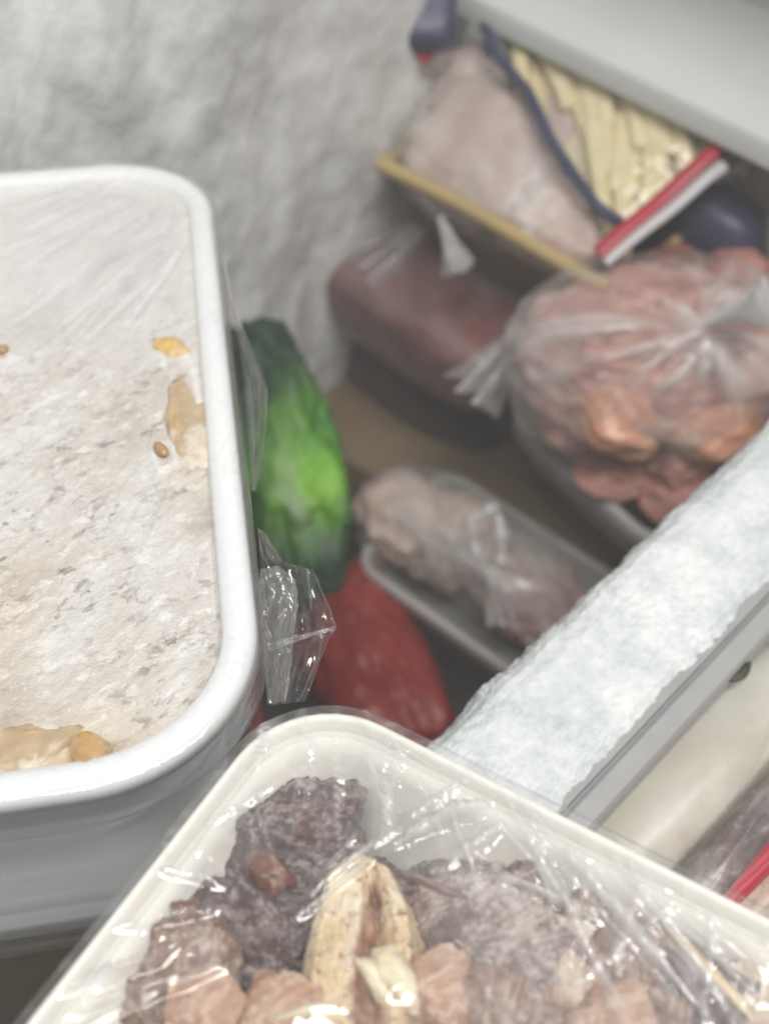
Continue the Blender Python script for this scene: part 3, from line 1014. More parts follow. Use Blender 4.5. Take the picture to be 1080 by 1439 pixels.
meat('meat_chunk', 860, 1440, 80, 50, 0.0110, -0.0105, 15, 40, 'peach', 'pink chunk at the bottom below the mauve chunk')
meat('meat_chunk', 560, 1330, 50, 80, 0.0120, -0.0190, 80, 41, 'purple', 'dark chunk partly hidden behind the bone')
meat('meat_chunk', 470, 1400, 60, 70, 0.0100, -0.0165, 40, 42, 'purple', 'dark chunk under the bone, left side')
for (px, py, rx, ry, h_, mt_, lab_) in ((730, 1270, 60, 44, -0.021, 'grey', 'flat grey mauve chunk above the wide grey beige one, near the back rim'),
                                        (835, 1320, 60, 46, -0.021, 'mauve', 'low mauve chunk under the ragged brown strip'),
                                        (925, 1330, 60, 44, -0.021, 'beige', 'low beige chunk near the back rim on the right'),
                                        (1030, 1360, 60, 46, -0.021, 'mauve', 'low mauve chunk by the rim in the right corner'),
                                        (215, 1410, 44, 50, -0.022, 'mauve', 'low mauve chunk at the far left beside the cream sliver'),
                                        (540, 1260, 60, 50, -0.022, 'purple', 'low dark chunk right behind the bone tip'),
                                        (930, 1432, 50, 40, -0.012, 'mauve', 'small mauve chunk at the bottom below the dark purple piece')):
    meat('meat_chunk', px, py, rx, ry, 0.013, h_, px % 90, 300 + px, mt_, lab_, 5)
meat('skin_strip', 655, 1268, 100, 5, 0.003, -0.0050, 4, 43, 'skin', 'thin dark brown strip stretching right from the bone', 4, facets=2, amp=0.2)
meat('skin_strip', 770, 1318, 70, 8, 0.004, -0.0062, 2, 44, 'skin', 'ragged brown strip over the grey beige chunk', 4, facets=2, amp=0.3)

# the pointed bone: a leaf shaped shell with a brown hollow
nu, nvv = 150, 90
u, w = uvgrid(nu, nvv)
tq = w * 2 - 1
tipL, baseL = BT.loc(500, 1190, -0.003), BT.loc(512, 1475, -0.003)
ax_ = baseL - tipL
Lb = np.hypot(*ax_)
ax_ = ax_ / Lb
pxv = np.array([-ax_[1], ax_[0]])
wd_ = np.interp(u, [0, 0.03, 0.12, 0.3, 0.5, 0.7, 1], [0.0004, 0.0030, 0.0075, 0.0112, 0.0127, 0.0128, 0.0115])
prof_h = np.interp(tq, [-1, -0.9, -0.72, -0.35, -0.05, 0.06, 0.22, 0.36, 0.5, 0.72, 1.0], [-0.010, -0.003, 0.0, 0.0010, 0.0012, -0.0012, -0.0042, -0.0010, 0.0010, -0.0008, -0.009])
lv = np.clip(u * 5, 0, 1)
q3 = np.stack([u * 3, tq, u * 0], 1)
hb = prof_h * lv + 0.0010 * fbm(q3 * 3.5, 4) + 0.0005 * fbm(q3 * 14, 3, ridge=True) - 0.004 * (1 - np.clip(u * 8, 0, 1)) - 0.002 * u
skew = 0.0012 * np.sin(u * 5)
Xb = tipL[0] + ax_[0] * u * Lb + pxv[0] * (tq * wd_ + skew)
Yb = tipL[1] + ax_[1] * u * Lb + pxv[1] * (tq * wd_ + skew)
grv = 0.17 + 0.10 * np.sin(u * 7 + 1) - 0.25 * np.clip(u - 0.5, 0, 1)
hol = np.clip(1.2 - np.abs(tq - grv) / (0.20 + 0.30 * np.clip(u - 0.3, 0, 1)), 0, 1) * np.clip((u - 0.10) * 6, 0, 1) + 0.45 * np.clip(fbm(q3 * 9 + 5, 4) * 2 - 0.6, 0, 1) * np.clip(1.3 - np.abs(tq + 0.2) / 0.5, 0, 1)
m = NT('bone_shell')
co = m.coords()
nn = m.noise(co, 200, 6, 0.65)
spk = m.noise(co, 520, 4, 0.7)
bc = m.ramp(m.noise(co, 90, 5, 0.6), [(0.3, (0.52, 0.37, 0.19)), (0.5, (0.68, 0.55, 0.36)), (0.7, (0.78, 0.69, 0.52))])
bc = m.mix(m.mapr(spk, 0.57, 0.62, 0, 0.85), bc, (0.15, 0.065, 0.04))
bc = m.mix(m.mapr(m.noise(co, 60, 4, 0.6), 0.52, 0.70, 0, 0.6), bc, (0.40, 0.22, 0.11))
hc = m.ramp(nn, [(0.32, (0.08, 0.035, 0.025)), (0.5, (0.26, 0.13, 0.08)), (0.66, (0.48, 0.32, 0.20))])
ho = m.math('ADD', m.attr('hol'), m.math('MULTIPLY', m.math('SUBTRACT', nn, 0.5), 1.6))
bc = m.mix(m.mapr(ho, 0.35, 0.65, 0, 1), bc, hc)
m.bsdf(bc, 0.38, m.bump(m.math('ADD', nn, spk), 0.5, 0.0009))
zb = -0.0025 + hb
bo = obj('bone_piece', BT.world(Xb, Yb, zb), grid_faces(nu, nvv), m.m, attrs=dict(hol=hol))
tag(bo, 'pointed cream bone with a red brown hollow, standing out among dark meat', 'bone')
obst.append(np.stack([Xb, Yb, zb], 1))
meat('fat_piece', 553, 1382, 26, 44, 0.0060, -0.0050, 55, 51, 'fat', 'cream fat knob on the right of the bone', 4, facets=3, press=0.004, amp=0.3)
meat('fat_piece', 520, 1372, 15, 42, 0.0045, -0.0040, 70, 52, 'fat', 'narrow cream ridge inside the bone hollow', 4, facets=3, press=0.004, amp=0.3)
meat('fat_sliver', 432, 1421, 36, 5, 0.0022, -0.0014, 42, 53, 'fat', 'thin whitish sliver crossing the foot of the bone', 3, facets=2, press=0.004)

# broth base between the chunks
X, Y, KS = ringgrid(hxB - 0.0175, hyB - 0.0175, 0.02, 260, 70, 0.01, 1)
hb0 = -0.040 + 0.005 * fbm(xyz(X, Y) * 60, 4) + 0.018 * np.exp(-((X - BT.loc(700, 1400)[0]) ** 2 + (Y - BT.loc(700, 1400)[1]) ** 2) / 0.05 ** 2)
o = obj('frozen_broth', BT.world(X, Y, hb0), grid_faces(70, 260, True), M['purple'])
tag(o, 'mauve frozen broth between the meat chunks in the front tub', 'frozen food')

# membrane film: relax a height grid over the meat, fixed at the rim
GN = (220, 150)
gx = np.linspace(-hxB - 0.004, hxB + 0.004, GN[0])
gy = np.linspace(-hyB - 0.004, hyB + 0.004, GN[1])
OB = np.full(GN, -1.0)
pts = np.concatenate(obst)
ix = np.round((pts[:, 0] - gx[0]) / (gx[1] - gx[0])).astype(int)
iy = np.round((pts[:, 1] - gy[0]) / (gy[1] - gy[0])).astype(int)
ok = (ix > 0) & (ix < GN[0] - 1) & (iy > 0) & (iy < GN[1] - 1)
np.maximum.at(OB, (ix[ok], iy[ok]), pts[ok, 2] + 0.0004)
GX, GY = np.meshgrid(gx, gy, indexing='ij')
rB_ = 0.024
cx_ = np.maximum(np.abs(GX) - (hxB - rB_), 0)
cy_ = np.maximum(np.abs(GY) - (hyB - rB_), 0)
ed = np.where((cx_ > 0) & (cy_ > 0), rB_ - np.hypot(cx_, cy_), np.minimum(hxB - np.abs(GX), hyB - np.abs(GY)))
fixed = ed < 0.0034
Hm = np.full(GN, 0.0)
Hm[fixed] = 0.0019
target_sag = -0.0035
for it in range(900):
    A = Hm.copy()
    A[1:-1, 1:-1] = 0.25 * (Hm[2:, 1:-1] + Hm[:-2, 1:-1] + Hm[1:-1, 2:] + Hm[1:-1, :-2]) - 0.0000035
    A = np.maximum(A, OB)
    A[fixed] = 0.0019
    Hm = A


def bil(G, x, y):
    fx = np.clip((x - gx[0]) / (gx[1] - gx[0]), 0, GN[0] - 1.001)
    fy = np.clip((y - gy[0]) / (gy[1] - gy[0]), 0, GN[1] - 1.001)
    i, j = fx.astype(int), fy.astype(int)
    a, b = fx - i, fy - j
    return G[i, j] * (1 - a) * (1 - b) + G[i + 1, j] * a * (1 - b) + G[i, j + 1] * (1 - a) * b + G[i + 1, j + 1] * a * b


K, NR = 820, 230
hxF, hyF = hxB + 0.0008, hyB + 0.0008
X, Y, KS = ringgrid(hxF, hyF, 0.025, K, NR, 0.004, 1)
hf = bil(Hm, X, Y)
inn = np.clip((bil(ed, X, Y) - 0.002) / 0.006, 0, 1)
white = 0.0 * X
rng = np.random.default_rng(23)


def fold(p0, p1, wd_, am, wh):
    global hf, white
    h_, w_ = seg_fold(X, Y, p0, p1, wd_, am * 1.5)
    hf = hf + h_ * (0.4 + 0.6 * inn)
    white = white + w_ * wh * 1.9


# pulled folds drawn from the photograph (pixel ends)
for (a, b, wd_, am, wh) in (((500, 1010), (560, 1200), 0.0010, 0.0012, 0.25), ((560, 1040), (545, 1180), 0.0008, 0.0010, 0.2), ((380, 1020), (360, 1100), 0.0008, 0.0010, 0.35),
                            ((430, 1005), (440, 1100), 0.0007, 0.0008, 0.3), ((720, 1120), (960, 1400), 0.0014, 0.0016, 0.30), ((700, 1110), (880, 1420), 0.0009, 0.0012, 0.35),
                            ((760, 1180), (1010, 1439), 0.0012, 0.0014, 0.30), ((850, 1200), (1040, 1430), 0.0010, 0.0012, 0.45), ((660, 1210), (860, 1300), 0.0012, 0.0012, 0.20),
                            ((690, 1140), (600, 1160), 0.0016, 0.0020, 0.25), ((705, 1160), (620, 1220), 0.0012, 0.0014, 0.25), ((540, 1190), (700, 1120), 0.0009, 0.0010, 0.2),
                            ((560, 1190), (660, 1090), 0.0009, 0.0012, 0.25), ((430, 1260), (540, 1170), 0.0009, 0.0012, 0.35), ((400, 1300), (540, 1190), 0.0008, 0.0010, 0.3),
                            ((60, 1410), (260, 1330), 0.0012, 0.0012, 0.10), ((90, 1430), (330, 1340), 0.0013, 0.0014, 0.12), ((150, 1310), (330, 1270), 0.0012, 0.0010, 0.10),
                            ((210, 1225), (330, 1240), 0.0011, 0.0009, 0.10), ((120, 1380), (230, 1350), 0.0009, 0.0016, 0.2), ((500, 1230), (480, 1430), 0.0006, 0.0008, 0.3),
                            ((900, 1240), (1075, 1400), 0.0012, 0.0012, 0.3), ((960, 1270), (1079, 1360), 0.0010, 0.0010, 0.25), ((610, 1080), (690, 1300), 0.0011, 0.0010, 0.15)):
    fold(BT.loc(*a), BT.loc(*b), wd_, am, wh)
    for k in range(2):
        j = rng.normal(0, 14, 4)
        fold(BT.loc(a[0] + j[0], a[1] + j[1]), BT.loc(b[0] + j[2], b[1] + j[3]), wd_ * 0.6, am * 0.5, wh * 0.6)
for k in range(60):      # long shallow stretch lines running with the pull of the film
    p_ = np.array([rng.uniform(-0.02, hxB - 0.03), rng.uniform(-hyB + 0.02, hyB - 0.01)])
    an_ = math.radians(rng.choice([-18, -35, 20, 200]) + rng.normal(0, 10))
    fold(p_, p_ + rng.uniform(0.02, 0.07) * np.array([math.cos(an_), math.sin(an_)]), rng.uniform(0.0003, 0.0010), rng.uniform(0.0002, 0.0008), rng.uniform(0.0, 0.22))
per = rrect(hxB - 0.005, hyB - 0.005, 0.02, 400)
for k in range(330):      # short gathers all along the rim, pointing inward
    a = per[rng.integers(0, 400)]
    ang = math.atan2(-a[1], -a[0]) + rng.normal(0, 0.5)
    L = rng.uniform(0.006, 0.032)
    a = a * (1 + 0.04 * (k % 3 == 0))
    fold(a, a + L * np.array([math.cos(ang), math.sin(ang)]), rng.uniform(0.0003, 0.0008), rng.uniform(0.0003, 0.0009), rng.uniform(0.02, 0.30))
hf = hf + 0.00022 * fbm(xyz(X, Y) * 150, 3) * inn + 0.0001 * fbm(xyz(X, Y) * 300, 3)
st1 = streaks(X, Y, math.radians(-38), 420, 11, 2.5)
st2 = streaks(X, Y, math.radians(-75), 460, 9, 5.5)
st3 = streaks(X, Y, math.radians(25), 380, 11, 8.5)
rx_ = np.clip((X - BT.loc(600, 1200)[0]) / 0.03, 0, 1)
nc_ = np.exp(-((X - BT.loc(450, 1060)[0]) / 0.03) ** 2 - ((Y - BT.loc(450, 1060)[1]) / 0.03) ** 2)
white = white + 0.42 * np.clip(st1, 0, 1) * rx_ + 0.40 * np.clip(st2, 0, 1) * nc_ + 0.22 * np.clip(st3, 0, 1) * (1 - rx_)
hf = hf + (0.0005 * st1 * rx_ + 0.0006 * st2 * nc_ + 0.0005 * st3 * (1 - rx_)) * (0.35 + 0.65 * inn)
milk = np.clip(fbm(xyz(X, Y, 3.0) * 38, 3) * 1.6, 0, 1) * 0.12
white = white + milk * inn + 0.02 + 0.10 * np.clip((X - BT.loc(640, 1200)[0]) / 0.03, 0, 1) * inn
Vt = BT.world(X, Y, hf)
sk, skw = [], []
ang = np.arange(K)
NS = 40
for k in range(1, NS):
    s = k / (NS - 1)
    z = 0.0019 - 0.046 * s
    off = 0.0002 - 0.016 * np.clip((s - 0.06) / 0.7, 0, 1)
    ox = rrect(hxF + off, hyF + off, 0.025, K)
    jit = 0.0006 * fbm(np.stack([ang * 0.03, np.full(K, s * 9.0), np.zeros(K)], 1), 4, ridge=True) * min(1, s * 5) + 0.010 * np.clip(fbm(np.stack([ang * 0.021, np.full(K, s * 2.0 + 4), np.zeros(K)], 1), 3) - 0.12, 0, 0.4) * math.sin(min(1, s * 2.2) * math.pi)
    nx = ox / np.linalg.norm(ox, axis=1)[:, None]
    ox = ox + nx * jit[:, None]
    sk.append(BT.world(ox[:, 0], ox[:, 1], np.full(K, z)))
    skw.append(0.04 + 0.10 * np.clip(fbm(np.stack([ang * 0.02, np.full(K, s * 12.0), np.zeros(K)], 1), 3), 0, 1))
Vf = np.concatenate([Vt, np.concatenate(sk)])
wf = np.concatenate([np.clip(white, 0, 0.7), np.concatenate(skw)])
o = obj('cling_film', Vf, grid_faces(NR + NS - 1, K, True), M['film'], attrs=dict(white=wf))
tag(o, 'clear cling film stretched taut over the dark meat in the front tub', 'cling film')

# boxes that carry the two tubs
M['card'] = plain('card', (0.16, 0.12, 0.085), 0.8, 0.15, 40, 0.2)
M['olive'] = plain('olive', (0.10, 0.085, 0.03), 0.5, 0.5, 25, 0.2)
bx = thing('carton', 'dark brown carton under the left tub', 'box', cL - Z_ * 0.20)
obj('side_panel', *box(cL - nL * 0.106 - Z_ * 0.15, unit([exL[0], exL[1], 0]), unit([-exL[1], exL[0], 0]), Z_, hxL - 0.03, hyL - 0.035, 0.13, 0.003), M['card'], bx)
bx = thing('carton', 'dark olive carton under the front tub', 'box', cB - nB * 0.20)
obj('side_panel', *box(cB - nB * 0.063 - Z_ * 0.15, unit([exB[0], exB[1], 0]), unit([-exB[1], exB[0], 0]), Z_, hxB - 0.03, hyB - 0.02, 0.13, 0.003), M['olive'], bx)
# ------------------------------------------------------------------ deep part of the freezer
def blobmesh(c, A, level=5, p=2.6, amp=0.08, freq=2.0, seed=0, pleat=None, fine=0.0):
    """lumpy superellipsoid; A = 3x3 matrix whose columns are the half axes; pleat=(dir, n, amp, spread)"""
    v, f = ico(level)
    s = (np.abs(v) ** p).sum(1) ** (-1.0 / p)
    off = np.random.default_rng(seed).uniform(0, 40, 3)
    r = s * (1 + amp * fbm(v * freq + off, 4) + fine * fbm(v * 9 + off, 3, ridge=True))
    wt = np.zeros(len(v))
    if pleat:
        d, n, am, sp_ = pleat
        d = unit(d)
        a1 = unit(np.cross(d, [0.3, 0.5, 0.81]))
        a2 = np.cross(d, a1)
        th_ = np.arccos(np.clip(v @ d, -1, 1))
        ph = np.arctan2(v @ a2, v @ a1)
        e = np.exp(-(th_ / sp_) ** 2)
        pl = (1 - 2.6 * np.abs(perlin(np.stack([np.cos(ph) * n / 5.0, np.sin(ph) * n / 5.0, th_ * 1.3 + seed], 1)))) * np.clip(th_ * 6, 0, 1) * (1.0 + 1.1 * perlin(np.stack([np.cos(ph) * 1.7, np.sin(ph) * 1.7, th_ * 2 + 3], 1)))
        r = r * (1 + am * e * pl + 0.16 * np.exp(-(th_ / 0.16) ** 2))
        wt = 0.75 * e * np.clip(pl, 0, 1.2) ** 2 + 0.7 * np.exp(-(th_ / 0.14) ** 2)
    return (v * r[:, None]) @ np.asarray(A).T + np.asarray(c), f, wt


def axes3(a, b, c):
    return np.stack([a, b, c], 1)


def tail_mesh(base, d, length, w0, w1, seed, nu=40, nv=24):
    """gathered film end: narrow at the knot, fanning out with ruffles"""
    d = unit(d)
    a = unit(np.cross(d, [0.2, 0.1, 0.95]))
    b = np.cross(d, a)
    u, v = uvgrid(nu, nv)
    rng = np.random.default_rng(seed)
    wv = w0 + (w1 - w0) * u ** 1.3
    x = (v * 2 - 1) * wv
    y = wv * 0.55 * np.sin(v * 17 + seed + 2 * u) * (0.5 + u) + wv * 0.2 * fbm(xyz(u * 3, v * 6, seed), 3)
    L = length * u * (1 + 0.18 * fbm(xyz(v * 5, v * 0, seed), 2))
    P = np.asarray(base)[None] + L[:, None] * d + x[:, None] * a + y[:, None] * b + (0.25 * length * u ** 2)[:, None] * np.array([0, 0, -0.3])
    wt = 0.25 * np.exp(-(u / 0.3)) + 0.2 * np.abs(np.sin(v * 17 + seed + 2 * u)) ** 4
    return P, grid_faces(nu, nv), wt


def tray(label, cat, pl, pr, z, depthw, height, mat, taper=0.012, name='food_tray', rim_mat=None, skirt=0.006, r=0.02):
    """open rectangular tray; its near rim edge runs from pixel pl to pixel pr at height z"""
    a, b = PZ(*pl, z), PZ(*pr, z)
    ex = unit(b - a)
    ey = np.array([-ex[1], ex[0], 0])
    hx = np.linalg.norm(b - a) / 2
    c = (a + b) / 2 + ey * depthw / 2
    root = thing(name, label, cat, c - Z_ * height)
    K = 120
    hy = depthw / 2

    def ring(inset, zz):
        o = rrect(hx - inset, hy - inset, max(r - inset, 0.004), K)
        return c + o[:, :1] * ex + o[:, 1:] * ey + zz * Z_
    rings = [ring(0.006, -0.001), ring(0.006 + taper, -height + 0.003)]
    o = rrect((hx - taper) * 0.03, (hy - taper) * 0.03, 0.001, K)
    rings.append(c + o[:, :1] * ex + o[:, 1:] * ey - Z_ * (height - 0.003))
    rings2 = [ring(0.0045, -0.0045), ring(0.0045 + taper, -height)]
    rings2.append(c + o[:, :1] * ex + o[:, 1:] * ey - Z_ * height)
    obj('tray_body', *merge([(np.array(rings).reshape(-1, 3), grid_faces(3, K, True)), (np.array(rings2).reshape(-1, 3), grid_faces(3, K, True)[:, ::-1])]), mat, root)
    rr = [ring(0.0062, -0.003), ring(0.006, 0), ring(0.004, 0.001), ring(0.001, 0.0008), ring(0, -0.0008), ring(0.0008, -skirt), ring(0.002, -skirt - 0.0005)]
    obj('rim', np.array(rr).reshape(-1, 3), grid_faces(len(rr), K, True)[:, ::-1], rim_mat or mat, root)
    return root, c, ex, ey


def knot(parent, p, d, size, tail_len, seed, loop=True, matn='knot', tails=1):
    """tied bag end as one part: twist, loop and ruffled tail"""
    parts, ws = [], []
    d = unit(d)
    v, f, w = blobmesh(p, axes3(np.array([1, 0, 0]) * size * 0.45, np.array([0, 1, 0]) * size * 0.45, Z_ * size * 0.4), 3, 2.2, 0.25, 3, seed)
    parts.append((v, np.concatenate([f, f[:, -1:]], 1))); ws.append(w + 0.35)
    for k in range(tails):
        dd = unit(d + np.random.default_rng(seed + k).normal(0, 0.25, 3) * k)
        v, f, w = tail_mesh(p, dd, tail_len, size * 0.3, size * 0.75, seed + k)
        parts.append((v, f)); ws.append(w)
    if loop:
        a = unit(np.cross(d, F_))
        ph = np.linspace(0.15 * math.pi, 1.85 * math.pi, 40)
        cc = p - d * size * 1.25
        ring_ = cc + np.outer(np.cos(ph) * (1.15 + 0.2 * np.sin(3 * ph + 1)), d) * size + np.outer(np.sin(ph) * (0.72 + 0.15 * np.cos(2 * ph)), a) * size - np.outer(np.ones(40), F_) * size * 0.3
        v, f = tube(ring_, size * (0.27 + 0.10 * np.sin(ph * 5) + 0.05 * np.sin(ph * 13)), 12)
        v = v + size * 0.10 * fbm(v * 160, 3)[:, None] * d
        parts.append((v, f)); ws.append(0.10 + 0.25 * np.clip(fbm(v * 120, 2), 0, 1))
    v, f = merge(parts)
    return obj('knot', v, f, M[matn], parent, attrs=dict(white=np.concatenate(ws)))


# --- shapes used over and over for the lumps in the bags
_lumps = {}


def lump_mesh(kind, mat, k):
    key = (kind, k)
    if key not in _lumps:
        v, f = chunk(100 + k * 7 + len(kind), 4, 5, 0.22, 1.8, 0.78, 0.03)
        _lumps[key] = mesh(kind, v, f, mat)
    return _lumps[key]


def lumps(name, kind, mats, spots, label, cat, group, seed):
    rng = np.random.default_rng(seed)
    for i, (p, s) in enumerate(spots):
        o = bpy.data.objects.new(name, lump_mesh(kind + str(i % len(mats)), mats[i % len(mats)], i % 5))
        C.objects.link(o)
        o.location = p
        sc = s * rng.uniform(0.85, 1.15, 3)
        o.scale = sc
        o.rotation_euler = rng.uniform(0, 6.28, 3)
        tag(o, label, cat, group)


# 1. green bag behind the stew tub's film tail
m = NT('green_bag')
co = m.coords()
n1 = m.noise(co, 18, 3, 0.5)
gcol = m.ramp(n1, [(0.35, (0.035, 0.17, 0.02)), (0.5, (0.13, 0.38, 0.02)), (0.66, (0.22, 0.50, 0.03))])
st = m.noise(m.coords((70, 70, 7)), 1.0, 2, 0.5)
gcol = m.mix(m.mapr(m.attr('lime_lit'), 0.1, 0.7, 0, 1), (0.014, 0.042, 0.020), gcol)  # near-black green outside the lime patch: shade painted into the bag colour
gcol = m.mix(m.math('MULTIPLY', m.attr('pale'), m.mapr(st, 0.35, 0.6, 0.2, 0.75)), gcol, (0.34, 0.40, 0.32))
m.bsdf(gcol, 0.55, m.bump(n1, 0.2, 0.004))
c = PD(388, 640, 0.575)
la = (PD(425, 800, 0.575) - PD(342, 450, 0.60)) / 2
gb = thing('green_bag', 'bright green plastic food bag, dark green with painted shade towards its top, half hidden behind the left tub', 'bag', c - Z_ * 0.08)
lc = PD(440, 660, 0.56)
wa = unit(np.cross(la, F_))
wa = wa if wa[0] > 0 else -wa
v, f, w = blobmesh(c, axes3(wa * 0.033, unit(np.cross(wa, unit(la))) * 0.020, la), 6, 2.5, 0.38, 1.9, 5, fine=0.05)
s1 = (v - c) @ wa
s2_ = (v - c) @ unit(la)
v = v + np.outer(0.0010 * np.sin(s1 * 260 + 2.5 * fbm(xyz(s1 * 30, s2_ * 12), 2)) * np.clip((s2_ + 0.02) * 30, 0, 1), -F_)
obj('bag_body', v, f, m.m, gb, attrs=dict(lime_lit=np.exp(-((s1 - 0.021 + 0.15 * s2_) / 0.030) ** 2 - ((s2_ - 0.012) / 0.040) ** 2) * (0.8 + 0.5 * fbm(v * 60, 3)), pale=np.exp(-((s1 - 0.005) / 0.0055) ** 2 - ((s2_ - 0.026) / 0.022) ** 2)))

# 2. red peppers in a heap at the bottom
M['redveg'] = mottled('redveg', [(0.3, (0.17, 0.014, 0.012)), (0.6, (0.31, 0.03, 0.026))], 20, 4, 0.4, 0.2, 0.003)
c = PZ(518, 950, 0.41)
rbg = thing('red_bag', 'dark red crumpled food bag at the bottom below the film tail', 'bag', c - Z_ * 0.05)
u1 = unit(PZ(600, 1020, 0.41) - PZ(500, 850, 0.41))
u2 = unit(np.cross(Z_, u1))
v, f, w = blobmesh(c, axes3(u1 * 0.075, u2 * 0.036, Z_ * 0.034), 6, 3.0, 0.22, 2.4, 88, fine=0.0)
obj('bag_body', v, f, M['redveg'], rbg)
v, f, w = blobmesh(PZ(510, 838, 0.42), axes3(u1 * 0.022, u2 * 0.018, Z_ * 0.02), 5, 2.4, 0.28, 3.0, 89, fine=0.05)
obj('bag_end', v, f, M['redveg'], rbg)
# 3. white tray with pale meat in a knotted bag
M['traygrey'] = plain('traygrey', (0.40, 0.39, 0.37), 0.45, 0.05, 20, 0.03)
tr3, c3_, e3x, e3y = tray('grey white tray holding a pale pink knotted bag, low in the middle', 'tray', (488, 788), (800, 1008), 0.44, 0.10, 0.06, M['traygrey'], skirt=0.020)
M['pale'] = mottled('pale_meat', [(0.3, (0.44, 0.33, 0.27)), (0.55, (0.58, 0.46, 0.40)), (0.7, (0.68, 0.59, 0.53))], 26, 5, 0.5, 0.4, 0.002, frost=0.3, fscale=80, frostcol=(0.66, 0.60, 0.56))
M['pale2'] = mottled('pale_meat_dark', [(0.3, (0.28, 0.17, 0.14)), (0.6, (0.42, 0.30, 0.26))], 30, 5, 0.5, 0.4, 0.002, frost=0.2, fscale=80, frostcol=(0.6, 0.54, 0.5))
cb = PZ(640, 775, 0.465)
va, fa_ = blobmesh(PZ(565, 728, 0.440), axes3(e3x * 0.030, e3y * 0.028, Z_ * 0.024), 5, 2.6, 0.22, 2.4, 51, fine=0.03)[:2]
o = tag(obj('meat_lump', va, fa_, M['pale']), 'large pale tan meat lump at the left end of the low knotted bag', 'frozen meat', 'pale meat in the low knotted bag')
va, fa_ = blobmesh(PZ(640, 760, 0.435), axes3(e3x * 0.028, e3y * 0.032, Z_ * 0.025), 5, 2.2, 0.34, 2.6, 52, fine=0.04)[:2]
o = tag(obj('meat_lump', va, fa_, M['pale']), 'pale pink meat lump under the twist of the low knotted bag', 'frozen meat', 'pale meat in the low knotted bag')
va, fa_ = blobmesh(PZ(742, 838, 0.432), axes3(e3x * 0.036, e3y * 0.028, Z_ * 0.020), 5, 2.2, 0.34, 2.6, 53, fine=0.04)[:2]
o = tag(obj('meat_lump', va, fa_, M['pale2']), 'dull pink meat lump at the right end of the low knotted bag', 'frozen meat', 'pale meat in the low knotted bag')
bg = thing('plastic_bag', 'clear plastic bag of pale meat tied with a looped knot, on the low tray', 'bag', cb - Z_ * 0.03)
v, f, w = blobmesh(PZ(655, 765, 0.44), axes3(e3x * 0.078, e3y * 0.034, Z_ * 0.030), 5, 2.5, 0.10, 2.4, 12, pleat=(unit(PZ(690, 795, 0.497) - PZ(650, 778, 0.44)), 15, 0.07, 0.8))
obj('bag_film', v, f, M['bag'], bg, attrs=dict(white=w * 0.8 + 0.05))
kp = PZ(690, 795, 0.497)
knot(bg, kp, unit(PZ(700, 860, 0.48) - kp), 0.0135, 0.032, 31, True)

# 4. long brown carton behind it
M['brown'] = mottled('brown_carton', [(0.3, (0.16, 0.11, 0.06)), (0.7, (0.23, 0.165, 0.10))], 14, 4, 0.75, 0.1, 0.001)
a, b = PZ(405, 560, 0.41), PZ(880, 800, 0.41)
ex = unit(b - a)
ey = np.array([-ex[1], ex[0], 0])
L = np.linalg.norm(b - a) / 2
c = (a + b) / 2 + ey * 0.03
bc = thing('carton', 'long dull brown carton lying behind the low knotted bag', 'box', c - Z_ * 0.2)
obj('box_body', *box(c - Z_ * 0.10, ex, ey, Z_, L, 0.055, 0.10, 0.003), M['brown'], bc)
v, f = box(c + ey * 0.0275 + Z_ * 0.0012, ex, ey, Z_, L - 0.001, 0.0265, 0.001, 0.0004)
obj('flap', v, f, M['brown'], bc)

# 5. maroon packet
M['maroon'] = mottled('maroon_meat', [(0.3, (0.10, 0.022, 0.022)), (0.6, (0.19, 0.050, 0.045))], 18, 4, 0.35, 0.3, 0.003)
c = PZ(598, 425, 0.50)
mp = thing('meat_packet', 'dark maroon packet of frozen meat lying below the yellow edged tray', 'packet', c - Z_ * 0.03)
v, f, w = blobmesh(c, axes3(unit(D1) * 0.092, D2 * 0.045, Z_ * 0.030), 5, 4.0, 0.06, 2.5, 20)
obj('packet_body', v, f, M['maroon'], mp)
v, f, w = blobmesh(c + Z_ * 0.002, axes3(unit(D1) * 0.095, D2 * 0.048, Z_ * 0.033), 5, 4.0, 0.07, 3.0, 21, pleat=(np.array([-0.5, 0.3, 0.8]), 9, 0.05, 0.9))
obj('wrapper', v, f, M['bag'], mp, attrs=dict(white=w * 0.35))
kp = PZ(560, 330, 0.545)
v, f, w = tail_mesh(PZ(610, 300, 0.56), unit(PZ(535, 365, 0.535) - PZ(610, 300, 0.56)), 0.055, 0.006, 0.020, 33)
tl = obj('bag_end', v, f, M['bag'], mp, attrs=dict(white=w * 0.6 + 0.08))
# dark things lower down, under the maroon packet
M['dark'] = plain('dark', (0.075, 0.055, 0.055), 0.5, 0.2, 30, 0.2)
c = PZ(545, 515, 0.40)
dp = thing('dark_pouch', 'dark brown pouch wedged under the maroon packet', 'packet', c - Z_ * 0.04)
v, f, w = blobmesh(c, axes3(unit(D1) * 0.12, D2 * 0.04, Z_ * 0.05), 4, 3.0, 0.08, 2.5, 24)
obj('pouch_body', v, f, M['dark'], dp)

# 6. yellow edged tray with the pale pink chicken bag
M['yellow'] = plain('yellow', (0.46, 0.345, 0.16), 0.4, 0.08, 20, 0.03)
M['olivetray'] = plain('olivetray', (0.20, 0.15, 0.075), 0.5, 0.1, 20, 0.05)
tr6, c6, e6x, e6y = tray('brown tray with a yellow rim under the pale pink meat bag', 'tray', (528, 226), (868, 418), 0.60, 0.085, 0.05, M['olivetray'], rim_mat=M['yellow'], r=0.012)
